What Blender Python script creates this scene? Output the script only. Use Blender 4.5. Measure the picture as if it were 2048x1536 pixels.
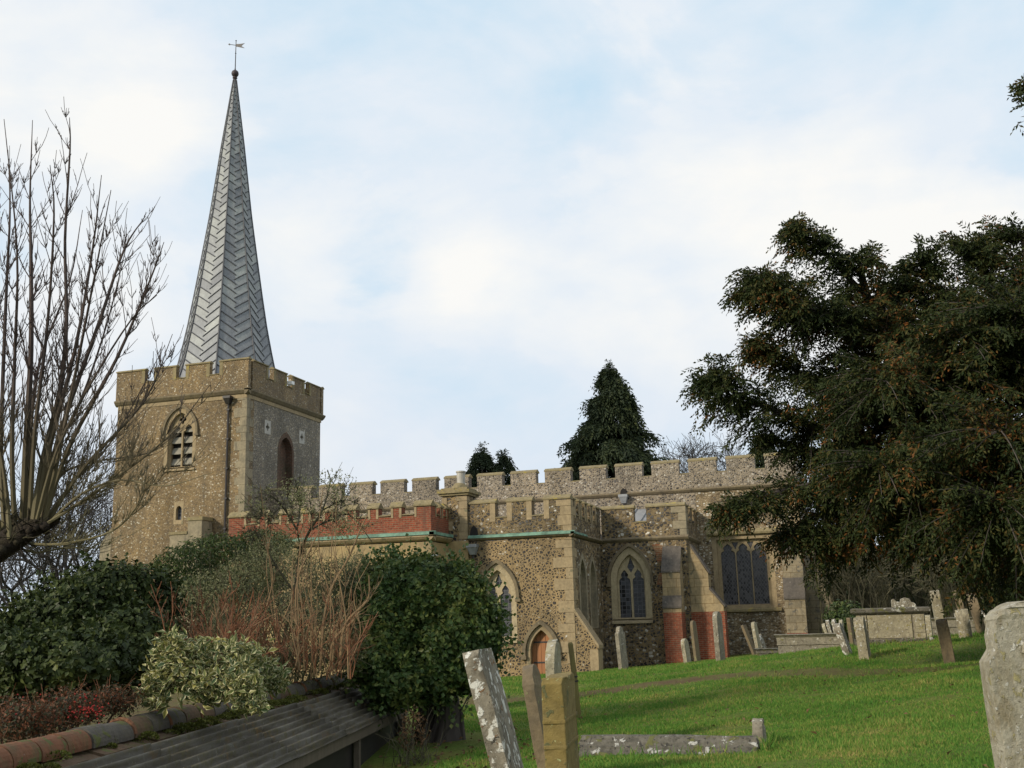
import bpy, math, random
import numpy as np
from mathutils import Vector, Matrix
from mathutils.geometry import tessellate_polygon

for o in list(bpy.data.objects): bpy.data.objects.remove(o)
SC = bpy.context.scene
COL = SC.collection
R_ = math.radians
rng = np.random.default_rng(7)
random.seed(7)

# ------------------------------------------------------------------ camera
F_PX, PITCH, ROLL, YAW, EYE = 2142.13, 0.217583781, 0.0276663933, 0.305197589, 1.6
CF = np.array([-math.sin(YAW)*math.cos(PITCH), math.cos(YAW)*math.cos(PITCH), math.sin(PITCH)])
_r = np.array([math.cos(YAW), math.sin(YAW), 0.0]); _u = np.cross(_r, CF)
CR = _r*math.cos(ROLL) - _u*math.sin(ROLL)
CU = _r*math.sin(ROLL) + _u*math.cos(ROLL)
cam = bpy.data.cameras.new('camera'); cam.sensor_width = 36; cam.lens = 36*F_PX/2048
cam.clip_start = 0.1; cam.clip_end = 5000
camo = bpy.data.objects.new('camera', cam); COL.objects.link(camo)
camo.matrix_world = Matrix(((CR[0], CU[0], -CF[0], 0), (CR[1], CU[1], -CF[1], 0), (CR[2], CU[2], -CF[2], EYE), (0, 0, 0, 1)))
SC.camera = camo

def ray(x, y): return CF + CR*((x-1024)/F_PX) + CU*((768-y)/F_PX)
def at(x, y, d): return ray(x, y)*d + np.array([0, 0, EYE])      # a measured point of the photo at its real distance

# ------------------------------------------------------------------ light
SUN_EL, SUN_AZ = R_(24), R_(218)           # azimuth clockwise from north
SC.view_settings.view_transform = 'Standard'; SC.view_settings.look = 'None'
SC.view_settings.exposure = 0.0; SC.view_settings.gamma = 1
sd = Vector((math.sin(SUN_AZ)*math.cos(SUN_EL), math.cos(SUN_AZ)*math.cos(SUN_EL), math.sin(SUN_EL)))
sun = bpy.data.lights.new('sun', 'SUN'); sun.energy = 3.5; sun.angle = R_(6); sun.color = (1.0, 0.89, 0.72)
suno = bpy.data.objects.new('sun', sun); COL.objects.link(suno)
suno.rotation_euler = sd.to_track_quat('Z', 'Y').to_euler(); suno.location = (0, 0, 60)

class NT:
    """small helper for building node trees"""
    def __init__(s, tree): s.t = tree; tree.nodes.clear()
    def n(s, kind, ins=None, **attrs):
        nd = s.t.nodes.new(kind)
        for k, v in attrs.items(): setattr(nd, k, v)
        for k, v in (ins or {}).items():
            sk = nd.inputs[k]
            if isinstance(v, bpy.types.NodeSocket): s.t.links.new(v, sk)
            elif isinstance(v, bpy.types.Node): s.t.links.new(v.outputs[0], sk)
            else:
                if sk.type == 'RGBA' and len(v) == 3: v = (*v, 1)
                sk.default_value = v
        return nd
    def math(s, op, a, b=0.0, c=None, clamp=False):
        d = {0: a, 1: b}
        if c is not None: d[2] = c
        return s.n('ShaderNodeMath', d, operation=op, use_clamp=clamp).outputs[0]
    def ramp(s, fac, stops, interp='LINEAR'):
        nd = s.n('ShaderNodeValToRGB', {0: fac}); cr = nd.color_ramp; cr.interpolation = interp
        while len(cr.elements) > 1: cr.elements.remove(cr.elements[-1])
        for i, (p, c) in enumerate(stops):
            e = cr.elements[0] if i == 0 else cr.elements.new(p)
            e.position = p; c = (c, c, c) if isinstance(c, (int, float)) else c; e.color = (*c, 1)
        return nd.outputs[0]
    def mix(s, fac, a, b, mode='MIX'):
        nd = s.n('ShaderNodeMix', data_type='RGBA', blend_type=mode)
        for k, v in ((0, fac), (6, a), (7, b)):
            sk = nd.inputs[k]
            if isinstance(v, bpy.types.NodeSocket): s.t.links.new(v, sk)
            elif k == 0: sk.default_value = v
            else: sk.default_value = (*v, 1) if len(v) == 3 else v
        return nd.outputs[2]
    def noise(s, vec, scale, detail=4, rough=.55, dist=0.0):
        return s.n('ShaderNodeTexNoise', {'Vector': vec, 'Scale': scale, 'Detail': detail, 'Roughness': rough, 'Distortion': dist}).outputs[0]
    def scalev(s, vec, sc):
        return s.n('ShaderNodeMapping', {'Vector': vec, 'Scale': sc}).outputs[0]

world = bpy.data.worlds.new('World'); SC.world = world; world.use_nodes = True
w = NT(world.node_tree)
gen = w.n('ShaderNodeTexCoord').outputs['Generated']
sky = w.n('ShaderNodeTexSky', sky_type='NISHITA', sun_disc=False, sun_elevation=SUN_EL, sun_rotation=SUN_AZ, air_density=1.0, dust_density=1.5, ozone_density=1.0)
v1 = w.scalev(gen, (1.0, 1.0, 1.9))
n1 = w.noise(v1, 3.1, 6, .52, .5)
n2 = w.noise(w.scalev(gen, (1.0, 1.0, 1.7)), 4.6, 7, .55, .3)
n3 = w.noise(v1, 11.0, 5, .6, .2)
def spot(px, py, rad, sx=1.0):
    d = ray(px, py); d = d/np.linalg.norm(d)
    dot = w.n('ShaderNodeVectorMath', {0: gen, 1: tuple(d)}, operation='DOT_PRODUCT').outputs['Value']
    return w.math('POWER', w.math('MAXIMUM', dot, 0.0), 2.0/(rad*rad))
cov = n1
for px, py, rad, amt in ((1150, 190, .045, -.13), (1230, 255, .04, -.10), (540, 280, .07, -.13), (400, 365, .04, -.2), (790, 500, .05, -.14), (940, 60, .10, -.12), (1350, 560, .04, -.15), (1600, 30, .12, -.08), (1180, 420, .07, -.08),
                         (120, 60, .12, .2), (320, 250, .06, .16), (975, 545, .04, .07), (900, 560, .03, .05), (300, 250, .05, .1), (940, 420, .06, .06), (880, 560, .05, .1), (1000, 500, .05, .08), (700, 400, .10, .06), (1850, 380, .12, .14), (1400, 400, .08, .15), (1250, 640, .07, .2), (650, 850, .10, .06), (1650, 250, .12, .1)):
    cov = w.math('ADD', cov, w.math('MULTIPLY', spot(px, py, rad), amt))
cov = w.math('ADD', cov, w.math('MULTIPLY', w.math('SUBTRACT', n3, .5), .26))
bluesky = w.mix(.88, w.mix(1.0, sky.outputs[0], (.085, .085, .085), 'MULTIPLY'), (.56, .80, .98))
base = w.mix(w.ramp(cov, [(.27, .25), (.50, 1)]), bluesky, (.785, .855, .93))
white = w.ramp(w.math('ADD', cov, w.math('MULTIPLY', w.math('SUBTRACT', n2, .5), .75)), [(.47, 0), (.76, 1)])
col = w.mix(white, base, (.965, .96, .935))
zz = w.n('ShaderNodeSeparateXYZ', {0: gen}).outputs[2]
low = w.ramp(zz, [(.06, 1), (.30, 0)])
col = w.mix(w.math('MULTIPLY', low, .6), col, (.70, .775, .88))
bg = w.n('ShaderNodeBackground', {'Color': col, 'Strength': 1.0})
w.n('ShaderNodeOutputWorld', {'Surface': bg.outputs[0]})

# ------------------------------------------------------------------ object helpers
class MB:
    def __init__(s): s.v = []; s.q = []; s.t = []; s.nv = 0; s.uvq = []; s.uvt = []; s.parts = []
    def add(s, v, q=None, t=None, uvq=None):
        v = np.asarray(v, float).reshape(-1, 3); s.parts.append((v, q, t))
        if q is not None and len(q): s.q.append(np.asarray(q, int).reshape(-1, 4)+s.nv); s.uvq.append(uvq)
        if t is not None and len(t): s.t.append(np.asarray(t, int).reshape(-1, 3)+s.nv)
        s.v.append(v); s.nv += len(v)
    def box(s, x0, x1, y0, y1, z0, z1):
        v = [(x, y, z) for z in (z0, z1) for y in (y0, y1) for x in (x0, x1)]
        s.add(v, [(0, 2, 3, 1), (4, 5, 7, 6), (0, 1, 5, 4), (1, 3, 7, 5), (3, 2, 6, 7), (2, 0, 4, 6)])
    def prism(s, pts0, pts1):
        """closed prism between two equal outlines (each n x 3)"""
        n = len(pts0); v = list(pts0)+list(pts1)
        q = [(i, (i+1) % n, n+(i+1) % n, n+i) for i in range(n)]
        tri = tessellate_polygon([[Vector(p) for p in pts0]])
        t = [tuple(a) for a in tri]+[tuple(n+i for i in a) for a in tri]
        s.add(v, q, t)
    def slab(s, T, outline, holes=(), w0=0.0, w1=-.4):
        loops = [list(outline)]+[list(h) for h in holes]
        flat = [p for l in loops for p in l]; n = len(flat)
        tri = [tuple(a) for a in tessellate_polygon([[Vector((p[0], p[1], 0)) for p in l] for l in loops])]
        v = [T(p[0], p[1], w0) for p in flat]+[T(p[0], p[1], w1) for p in flat]
        q = []; b = 0
        for l in loops:
            m = len(l); q += [(b+i, b+(i+1) % m, n+b+(i+1) % m, n+b+i) for i in range(m)]; b += m
        s.add(v, q, tri+[tuple(n+i for i in a) for a in tri])
    def tube(s, pts, rad, sides=5, cap=True):
        pts = np.asarray(pts, float); n = len(pts)
        rad = np.broadcast_to(np.asarray(rad, float), (n,))
        tan = np.gradient(pts, axis=0); tan /= np.linalg.norm(tan, axis=1, keepdims=True)+1e-9
        ref = np.where(np.abs(tan[:, 2:3]) > .9, np.array([[1., 0, 0]]), np.array([[0, 0, 1.]]))
        if np.abs(tan[:, 2]).max() > .9: ref = np.broadcast_to(np.array([[.8, .6, 0.]]), (n, 3)) if np.abs(tan@np.array([.8, .6, 0])).max() < .97 else np.broadcast_to(np.array([[-.6, .8, 0.]]), (n, 3))
        a = np.cross(tan, ref); a /= np.linalg.norm(a, axis=1, keepdims=True)+1e-9; b = np.cross(tan, a)
        th = np.arange(sides)*2*np.pi/sides
        v = pts[:, None]+rad[:, None, None]*(np.cos(th)[None, :, None]*a[:, None]+np.sin(th)[None, :, None]*b[:, None])
        i = np.arange(n-1)[:, None]*sides; k = np.arange(sides)[None]; k2 = (k+1) % sides
        q = np.stack([i+k, i+k2, i+sides+k2, i+sides+k], -1).reshape(-1, 4)
        t = []
        if cap and sides >= 3:
            t = [(0, j+1, j) for j in range(1, sides-1)]+[((n-1)*sides, (n-1)*sides+j, (n-1)*sides+j+1) for j in range(1, sides-1)]
        s.add(v.reshape(-1, 3), q, t)
    def lathe(s, c, prof, sides=16, T=None):
        th = np.arange(sides)*2*np.pi/sides
        pts = [[(c[0]+r*math.cos(a), c[1]+r*math.sin(a), c[2]+z) for a in th] for r, z in prof]
        n = len(prof); i = np.arange(n-1)[:, None]*sides; k = np.arange(sides)[None]; k2 = (k+1) % sides
        s.add(np.array(pts).reshape(-1, 3), np.stack([i+k, i+k2, i+sides+k2, i+sides+k], -1).reshape(-1, 4))
    def build_each(s, name, mat, parent):
        for v, q, t in s.parts:
            m = MB(); m.add(v, q, t); m.build(name, mat, parent)
    def build(s, name, mat, parent=None, origin=None, smooth=False):
        me = bpy.data.meshes.new(name)
        V = np.concatenate(s.v)
        org = np.array(origin if origin is not None else (parent_origin(parent) if parent is not None else (0, 0, 0)), float)
        V = V-org
        Q = np.concatenate(s.q) if s.q else np.zeros((0, 4), int)
        Tt = np.concatenate(s.t) if s.t else np.zeros((0, 3), int)
        me.vertices.add(len(V)); me.vertices.foreach_set('co', V.astype(np.float32).ravel())
        nl = Q.size+Tt.size; me.loops.add(nl)
        me.loops.foreach_set('vertex_index', np.concatenate([Q.ravel(), Tt.ravel()]).astype(np.int32))
        npol = len(Q)+len(Tt); me.polygons.add(npol)
        ls = np.concatenate([np.arange(len(Q))*4, Q.size+np.arange(len(Tt))*3]).astype(np.int32)
        me.polygons.foreach_set('loop_start', ls)
        if s.uvq and any(u is not None for u in s.uvq):
            uv = me.uv_layers.new(name='UVMap'); U = np.zeros((nl, 2), np.float32); o = 0
            for a, u in zip(s.q, s.uvq):
                if u is not None: U[o:o+a.size] = u
                o += a.size
            uv.data.foreach_set('uv', U.ravel())
        me.update(calc_edges=True); me.validate()
        me.polygons.foreach_set('use_smooth', np.full(len(me.polygons), bool(smooth))); me.update()
        ob = bpy.data.objects.new(name, me); COL.objects.link(ob)
        if mat is not None: me.materials.append(mat)
        if parent is not None:
            ob.parent = parent
            if origin is not None: ob.location = org-np.array(parent_origin(parent))
        elif origin is not None: ob.location = org
        return ob

ORG = {}
def parent_origin(o):
    while o.parent is not None: o = o.parent
    return ORG.get(o.name, tuple(o.location))
def tag(o, label=None, cat=None, group=None, kind=None):
    if label: o['label'] = label
    if cat: o['category'] = cat
    if group: o['group'] = group
    if kind: o['kind'] = kind
    return o
def thing(name, loc, label, cat, group=None):
    o = bpy.data.objects.new(name, None); COL.objects.link(o)
    o.location = [float(a) for a in loc]; ORG[o.name] = tuple(float(a) for a in loc); o.empty_display_size = .3
    return tag(o, label, cat, group)

# ------------------------------------------------------------------ materials
def material(name, rough=.85, spec=.3):
    m = bpy.data.materials.new(name); m.use_nodes = True
    t = NT(m.node_tree)
    b = t.n('ShaderNodeBsdfPrincipled', {'Roughness': rough, 'Specular IOR Level': spec})
    t.n('ShaderNodeOutputMaterial', {'Surface': b.outputs[0]})
    t.b = b; t.m = m
    t.obj = t.n('ShaderNodeTexCoord').outputs['Object']
    return t
def setc(t, col, rough=None, bump=None, strength=.4, dist=.02):
    t.t.links.new(col, t.b.inputs['Base Color'])
    if rough is not None: t.t.links.new(rough, t.b.inputs['Roughness'])
    if bump is not None:
        bp = t.n('ShaderNodeBump', {'Height': bump, 'Strength': strength, 'Distance': dist})
        t.t.links.new(bp.outputs[0], t.b.inputs['Normal'])
    return t.m

def flint(name, mortar, mortar2, stones, scale, gap, stretch=1.25, stain=(.55, 1.15), bump=.7):
    t = material(name, .8, .3)
    wob = t.n('ShaderNodeVectorMath', {0: t.obj, 1: t.scalev(t.n('ShaderNodeTexNoise', {'Vector': t.obj, 'Scale': 5.0, 'Detail': 2}).outputs[1], (.09, .09, .09))}, operation='ADD').outputs[0]
    vec = t.scalev(wob, (scale, scale, scale*stretch))
    ve = t.n('ShaderNodeTexVoronoi', {'Vector': vec, 'Scale': 1.0}, feature='DISTANCE_TO_EDGE').outputs['Distance']
    vc = t.n('ShaderNodeTexVoronoi', {'Vector': vec, 'Scale': 1.0}, feature='F1').outputs
    sep = t.n('ShaderNodeSeparateColor', {0: vc['Color']}).outputs
    stonec = t.ramp(sep[0], stones, 'LINEAR')
    fine = t.noise(t.obj, 26, 4, .6)
    stonec = t.mix(1.0, stonec, t.ramp(fine, [(.25, .65), (.75, 1.3)]), 'MULTIPLY')
    big = t.noise(t.obj, .55, 5, .6, .3)
    mort = t.mix(t.ramp(big, [(.35, 0), (.65, 1)]), mortar, mortar2)
    mort = t.mix(1.0, mort, t.ramp(t.noise(t.obj, 14, 5, .7), [(.25, .72), (.75, 1.18)]), 'MULTIPLY')
    g = t.math('ADD', gap, t.math('MULTIPLY', sep[1], gap*1.4))
    mask = t.math('MULTIPLY', t.math('SUBTRACT', ve, g), 14.0, clamp=True)
    col = t.mix(mask, mort, stonec)
    st = t.noise(t.scalev(t.obj, (1, 1, .45)), .9, 6, .62, .2)
    col = t.mix(1.0, col, t.ramp(st, [(.3, stain[0]*.9), (.68, stain[1])]), 'MULTIPLY')
    drip = t.noise(t.scalev(t.obj, (2.2, 2.2, .16)), 1.6, 5, .65, .2)
    col = t.mix(t.ramp(drip, [(.56, 0), (.74, .5)]), col, (.085, .075, .055))
    h = t.math('ADD', t.math('MULTIPLY', mask, .8), t.math('MULTIPLY', fine, .4))
    return setc(t, col, t.ramp(mask, [(0, .92), (1, .5)]), h, min(1.0, bump*1.3), .05)

DK = (.022, .020, .018); GR = (.11, .105, .10); BR = (.14, .095, .05); CRM = (.38, .32, .22); WH = (.66, .63, .56)
M = {}
M['flint_tower'] = flint('flint_tower', (.295, .205, .098), (.24, .18, .105), [(0, BR), (.22, (.24, .16, .07)), (.42, (.10, .08, .055)), (.55, (.28, .195, .095)), (.74, (.33, .25, .14)), (.83, (.30, .21, .11)), (.9, (.5, .44, .32)), (1, (.6, .55, .44))], 11.5, .05, 1.2, (.66, 1.12))
M['flint_tower_shade_tint'] = flint('flint_tower_shade_tint', (.37, .31, .22), (.31, .265, .195), [(0, GR), (.25, (.15, .13, .1)), (.5, (.09, .085, .075)), (.7, (.22, .19, .15)), (.85, (.28, .25, .2)), (.93, (.42, .39, .33)), (1, (.5, .47, .4))], 11.5, .04, 1.2, (.7, 1.15))  # tower flint again, shade of the east face greyed into the colour, then brightened
M['flint_chapel'] = flint('flint_chapel', (.35, .25, .125), (.29, .215, .12), [(0, DK), (.55, (.045, .036, .028)), (.78, (.09, .07, .045)), (.88, (.26, .19, .11)), (.96, (.42, .34, .22)), (1, WH)], 8.6, .085, 1.1, (.68, 1.12), bump=1.0)
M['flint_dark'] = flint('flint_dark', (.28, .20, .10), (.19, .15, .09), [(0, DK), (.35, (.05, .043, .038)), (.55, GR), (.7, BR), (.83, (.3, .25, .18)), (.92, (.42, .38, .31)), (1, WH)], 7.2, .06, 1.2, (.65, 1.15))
M['flint_nave'] = flint('flint_nave', (.35, .285, .20), (.29, .245, .185), [(0, DK), (.3, (.06, .052, .048)), (.5, GR), (.68, (.27, .225, .17)), (.84, (.38, .33, .27)), (.93, (.44, .40, .34)), (1, (.5, .47, .4))], 10.0, .06, 1.2, (.72, 1.1))
M['flint_chancel'] = flint('flint_chancel', (.31, .235, .135), (.25, .195, .12), [(0, GR), (.2, BR), (.42, (.27, .2, .12)), (.65, (.4, .33, .22)), (.8, (.52, .46, .36)), (.92, (.56, .52, .43)), (1, WH)], 6.6, .05, 1.8, (.6, 1.1))

def stone(name, c1, c2, c3=None, scale=1.0, lich=None, bump=.35, rough=.85, blocks=None):
    t = material(name, rough, .25)
    a = t.noise(t.obj, 1.6*scale, 6, .62, .3); b = t.noise(t.obj, 9*scale, 6, .65); f = t.noise(t.obj, 60*scale, 3, .6)
    col = t.mix(t.ramp(a, [(.33, 0), (.67, 1)]), c1, c2)
    col = t.mix(1.0, col, t.ramp(b, [(.25, .68), (.75, 1.22)]), 'MULTIPLY')
    if c3: col = t.mix(t.ramp(t.noise(t.scalev(t.obj, (1, 1, .35)), 2.4*scale, 7, .68, .6), [(.52, 0), (.68, .85)]), col, c3)
    h = t.math('ADD', t.math('MULTIPLY', b, .7), t.math('MULTIPLY', f, .3))
    for lc, sc, lo, sd in (lich or []):
        nz = t.noise(t.n('ShaderNodeVectorMath', {0: t.obj, 1: (sd, sd*2.3, sd*.7)}, operation='ADD').outputs[0], sc, 5, .6, .4)
        mk = t.ramp(nz, [(lo, 0), (lo+.035, 1)])
        col = t.mix(mk, col, lc)
        h = t.math('ADD', h, t.math('MULTIPLY', mk, .25))
    if blocks:
        br = t.n('ShaderNodeSeparateXYZ', {0: t.obj}).outputs
        vv = t.n('ShaderNodeCombineXYZ', {0: t.math('ADD', br[0], br[1]), 1: br[2]}).outputs[0]
        bt = t.n('ShaderNodeTexBrick', {'Vector': vv, 'Color1': (1, 1, 1, 1), 'Color2': (.8, .8, .8, 1), 'Mortar': (.55, .5, .42, 1), 'Scale': 1.0, 'Mortar Size': .012, 'Brick Width': blocks[0], 'Row Height': blocks[1]})
        col = t.mix(1.0, col, bt.outputs[0], 'MULTIPLY')
    return setc(t, col, None, h, bump, .02)
LW = (.50, .48, .42); LO = (.36, .20, .045); LY = (.36, .33, .10); LG = (.20, .21, .10); LD = (.05, .045, .035)
M['stone_pale'] = stone('stone_pale', (.43, .355, .225), (.36, .295, .185), (.24, .2, .13), lich=[((.2, .18, .12), 4.0, .66, 3)])
M['ashlar_grey'] = stone('stone_ashlar_grey', (.31, .255, .165), (.22, .185, .125), (.10, .09, .07), lich=[((.13, .12, .10), 3, .58, 8), ((.4, .37, .3), 9, .66, 2)], blocks=(.55, .3), bump=.6)
M['stone'] = stone('stone_dressing', (.345, .265, .155), (.275, .215, .13), (.2, .155, .09), lich=[((.17, .15, .09), 3.0, .63, 3)])
M['ashlar'] = stone('stone_ashlar', (.37, .28, .155), (.29, .225, .13), (.17, .14, .09), lich=[((.16, .14, .09), 2.0, .62, 5)], blocks=(.75, .34))
M['stone_grey'] = stone('stone_grey', (.30, .25, .165), (.22, .19, .13), (.11, .10, .075), lich=[(LW, 14, .70, 8)])
M['coping'] = stone('stone_coping', (.26, .21, .115), (.2, .165, .09), (.11, .095, .055), lich=[((.30, .24, .07), 3.5, .60, 2), (LW, 10, .69, 9)], bump=.6)
M['string'] = stone('stone_string', (.20, .16, .095), (.15, .12, .08), (.09, .078, .055), lich=[((.28, .25, .17), 9, .66, 4)], bump=.5)
M['weathering'] = stone('stone_weathering', (.115, .098, .08), (.085, .075, .065), (.05, .045, .04), lich=[((.25, .23, .19), 12, .66, 4)], bump=.6)
M['render'] = stone('wall_render', (.36, .265, .125), (.29, .22, .12), (.2, .16, .1), scale=.7, bump=.2)
M['ball'] = stone('copper_ball', (.05, .04, .045), (.075, .055, .06), rough=.5)

def brick(name, c1, c2, mort, stainc):
    t = material(name, .85, .2)
    s = t.n('ShaderNodeSeparateXYZ', {0: t.obj}).outputs
    vv = t.n('ShaderNodeCombineXYZ', {0: t.math('ADD', s[0], s[1]), 1: s[2]}).outputs[0]
    bt = t.n('ShaderNodeTexBrick', {'Vector': vv, 'Color1': (*c1, 1), 'Color2': (*c2, 1), 'Mortar': (*mort, 1), 'Scale': 1.0, 'Mortar Size': .009, 'Mortar Smooth': .2, 'Bias': -.1, 'Brick Width': .235, 'Row Height': .08})
    col = t.mix(1.0, bt.outputs[0], t.ramp(t.noise(t.obj, 7, 6, .7), [(.25, .55), (.75, 1.35)]), 'MULTIPLY')
    col = t.mix(t.ramp(t.noise(t.scalev(t.obj, (1, 1, .6)), 1.3, 6, .65, .4), [(.52, 0), (.7, .75)]), col, stainc)
    h = t.math('SUBTRACT', t.math('MULTIPLY', t.noise(t.obj, 30, 3), .4), t.math('MULTIPLY', bt.outputs[1], .8))
    return setc(t, col, None, h, .5, .015)
M['brick'] = brick('red_brick', (.25, .066, .034), (.165, .045, .026), (.22, .15, .095), (.10, .062, .045))
M['brick_patch'] = brick('brick_patch', (.23, .085, .04), (.20, .13, .075), (.30, .23, .14), (.10, .08, .055))
M['brick_old'] = brick('old_brick', (.12, .06, .038), (.08, .05, .035), (.14, .12, .09), (.04, .045, .025))

def plain(name, c1, c2, rough=.6, scale=4.0, metal=0.0, bump=.2, spec=.4, stretch=(1, 1, 1)):
    t = material(name, rough, spec); t.b.inputs['Metallic'].default_value = metal
    v = t.scalev(t.obj, stretch)
    a = t.noise(v, scale, 6, .65, .3)
    return setc(t, t.mix(t.ramp(a, [(.3, 0), (.7, 1)]), c1, c2), None, t.noise(v, scale*8, 3), bump, .01)
M['copper'] = plain('copper_verdigris', (.22, .40, .30), (.055, .10, .075), .7, 2.2)
M['iron'] = plain('black_iron', (.018, .017, .018), (.035, .028, .025), .5, 5)
M['leadgrey'] = plain('lead_grey', (.30, .31, .32), (.19, .2, .21), .5, 3)
M['roll'] = plain('lead_roll', (.10, .103, .115), (.055, .057, .065), .6, 3)
M['pot'] = plain('metal_pot', (.42, .40, .35), (.3, .28, .24), .5, 4)
M['wood_door'] = plain('door_oak', (.36, .15, .055), (.22, .10, .045), .7, 2.0, stretch=(8, 8, .6))
M['wood_grey'] = plain('weathered_wood', (.15, .12, .085), (.09, .075, .055), .85, 2.0, stretch=(8, 8, .8))
M['post'] = plain('mossy_post', (.19, .16, .05), (.13, .10, .04), .9, 5.0, stretch=(2, 2, .6))
M['whitepaint'] = plain('white_casing', (.78, .78, .76), (.7, .7, .68), .4, 4)
M['dark_void'] = plain('dark_interior', (.012, .011, .010), (.018, .016, .014), .9, 4)
M['louvre'] = plain('grey_louvre', (.30, .28, .22), (.2, .185, .15), .8, 6)

# lead of the spire: sheets of differing tone with pale run marks
t = material('spire_lead', .55, .3)
a = t.noise(t.scalev(t.obj, (1, 1, .5)), 1.1, 6, .6, .4); b = t.noise(t.scalev(t.obj, (5, 5, .5)), 2.2, 6, .7)
col = t.mix(t.ramp(a, [(.3, 0), (.7, 1)]), (.205, .215, .23), (.33, .345, .345))
col = t.mix(t.ramp(b, [(.55, 0), (.8, .55)]), col, (.36, .375, .36))
col = t.mix(1.0, col, t.ramp(t.noise(t.obj, 8, 5, .7), [(.25, .75), (.75, 1.2)]), 'MULTIPLY')
col = t.mix(1.0, col, t.ramp(t.n('ShaderNodeNewGeometry').outputs['Random Per Island'], [(0, (.70, .71, .76)), (.5, (.95, .95, .97)), (1, (1.2, 1.2, 1.15))]), 'MULTIPLY')
M['spire'] = setc(t, col, None, t.noise(t.obj, 4, 5), .25, .04)

# leaded window glass
def leaded(name, sq, diamond, c=(.016, .017, .019)):
    t = material(name, .3, .3)
    s = t.n('ShaderNodeSeparateXYZ', {0: t.obj}).outputs
    u = t.math('ADD', s[0], s[1]); v = s[2]
    if diamond: u, v = t.math('ADD', u, t.math('MULTIPLY', v, .7)), t.math('SUBTRACT', u, t.math('MULTIPLY', v, .7))
    m = None
    for c_ in (u, v):
        f = t.math('FRACT', t.math('MULTIPLY', c_, 1/sq)); k = t.math('LESS_THAN', f, .13)
        m = k if m is None else t.math('MAXIMUM', m, k)
    cell = t.n('ShaderNodeTexWhiteNoise', {'Vector': t.n('ShaderNodeCombineXYZ', {0: t.math('FLOOR', t.math('MULTIPLY', u, 1/sq)), 1: t.math('FLOOR', t.math('MULTIPLY', v, 1/sq))}).outputs[0]}).outputs[0]
    g = t.mix(t.ramp(cell, [(.2, 0), (1, 1)]), c, (c[0]*4.2, c[1]*4.2, c[2]*4.4))
    col = t.mix(m, g, (.11, .11, .12))
    bp = t.n('ShaderNodeBump', {'Height': cell, 'Strength': .5, 'Distance': .05})
    t.t.links.new(bp.outputs[0], t.b.inputs['Normal'])
    return setc(t, col, t.math('MAXIMUM', t.math('MULTIPLY', m, .7), t.math('MULTIPLY', cell, .6)))
M['glass_sq'] = leaded('leaded_glass', .17, False)
M['glass_di'] = leaded('leaded_glass_diamond', .13, True, (.02, .019, .018))

def leafmat(name, stops, rough=.5, trans=.25, spec=.35, margin=None, clump=None):
    m = bpy.data.materials.new(name); m.use_nodes = True
    t = NT(m.node_tree)
    rnd = t.n('ShaderNodeNewGeometry').outputs['Random Per Island']
    if clump:
        nz = t.noise(t.n('ShaderNodeTexCoord').outputs['Object'], clump, 3, .6)
        rnd = t.math('ADD', t.math('MULTIPLY', rnd, .5), t.math('MULTIPLY', t.math('SUBTRACT', nz, .28), 1.15), clamp=True)
    col = t.ramp(rnd, stops)
    if margin:
        uv = t.n('ShaderNodeTexCoord').outputs['UV']
        s = t.n('ShaderNodeSeparateXYZ', {0: uv}).outputs
        nz = t.noise(uv, 3.5, 2)
        e = t.math('ADD', t.math('MULTIPLY', t.math('ABSOLUTE', t.math('SUBTRACT', s[0], .5)), 2.0), t.math('MULTIPLY', t.math('ABSOLUTE', t.math('SUBTRACT', s[1], .5)), 1.1))
        e = t.math('ADD', e, t.math('MULTIPLY', t.math('SUBTRACT', nz, .5), .5))
        col = t.mix(t.ramp(e, [(.62, 0), (.78, 1)]), col, margin)
    b = t.n('ShaderNodeBsdfPrincipled', {'Base Color': col, 'Roughness': rough, 'Specular IOR Level': spec})
    tr = t.n('ShaderNodeBsdfTranslucent', {'Color': col})
    mx = t.n('ShaderNodeMixShader', {0: trans, 1: b.outputs[0], 2: tr.outputs[0]})
    t.n('ShaderNodeOutputMaterial', {'Surface': mx.outputs[0]})
    return m
M['ivy'] = leafmat('ivy_leaves', [(0, (.014, .024, .007)), (.5, (.030, .046, .012)), (.8, (.062, .08, .02)), (1, (.13, .14, .04))], .5, .15, .22, clump=1.6)
M['ivy2'] = leafmat('glossy_leaves', [(0, (.022, .045, .013)), (.42, (.048, .088, .024)), (.68, (.10, .13, .032)), (1, (.20, .20, .055))], .48, .18, .25, clump=1.3)
M['variegated'] = leafmat('variegated_leaves', [(0, (.07, .11, .04)), (.5, (.13, .16, .05)), (1, (.27, .25, .07))], .45, .2, .4, margin=(.62, .56, .32))
M['greyleaf'] = leafmat('grey_green_leaves', [(0, (.06, .075, .03)), (.5, (.13, .14, .065)), (1, (.26, .25, .12))], .6, .25, clump=1.5)
M['newleaf'] = leafmat('tiny_new_leaves', [(0, (.16, .17, .07)), (1, (.42, .40, .2))], .6, .3)
M['hedge'] = leafmat('hedge_leaves', [(0, (.025, .045, .012)), (.6, (.05, .08, .02)), (1, (.10, .12, .035))], .5, .2)
M['yew'] = leafmat('yew_needles', [(0, (.010, .017, .007)), (.40, (.025, .038, .011)), (.62, (.046, .055, .016)), (.73, (.075, .064, .018)), (.82, (.15, .066, .02)), (1, (.25, .092, .026))], .6, .2, .15, clump=.9)
M['conifer'] = leafmat('conifer_sprays', [(0, (.016, .026, .014)), (.5, (.030, .044, .02)), (.85, (.055, .068, .024)), (1, (.09, .095, .032))], .6, .15, .2, clump=.8)
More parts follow.
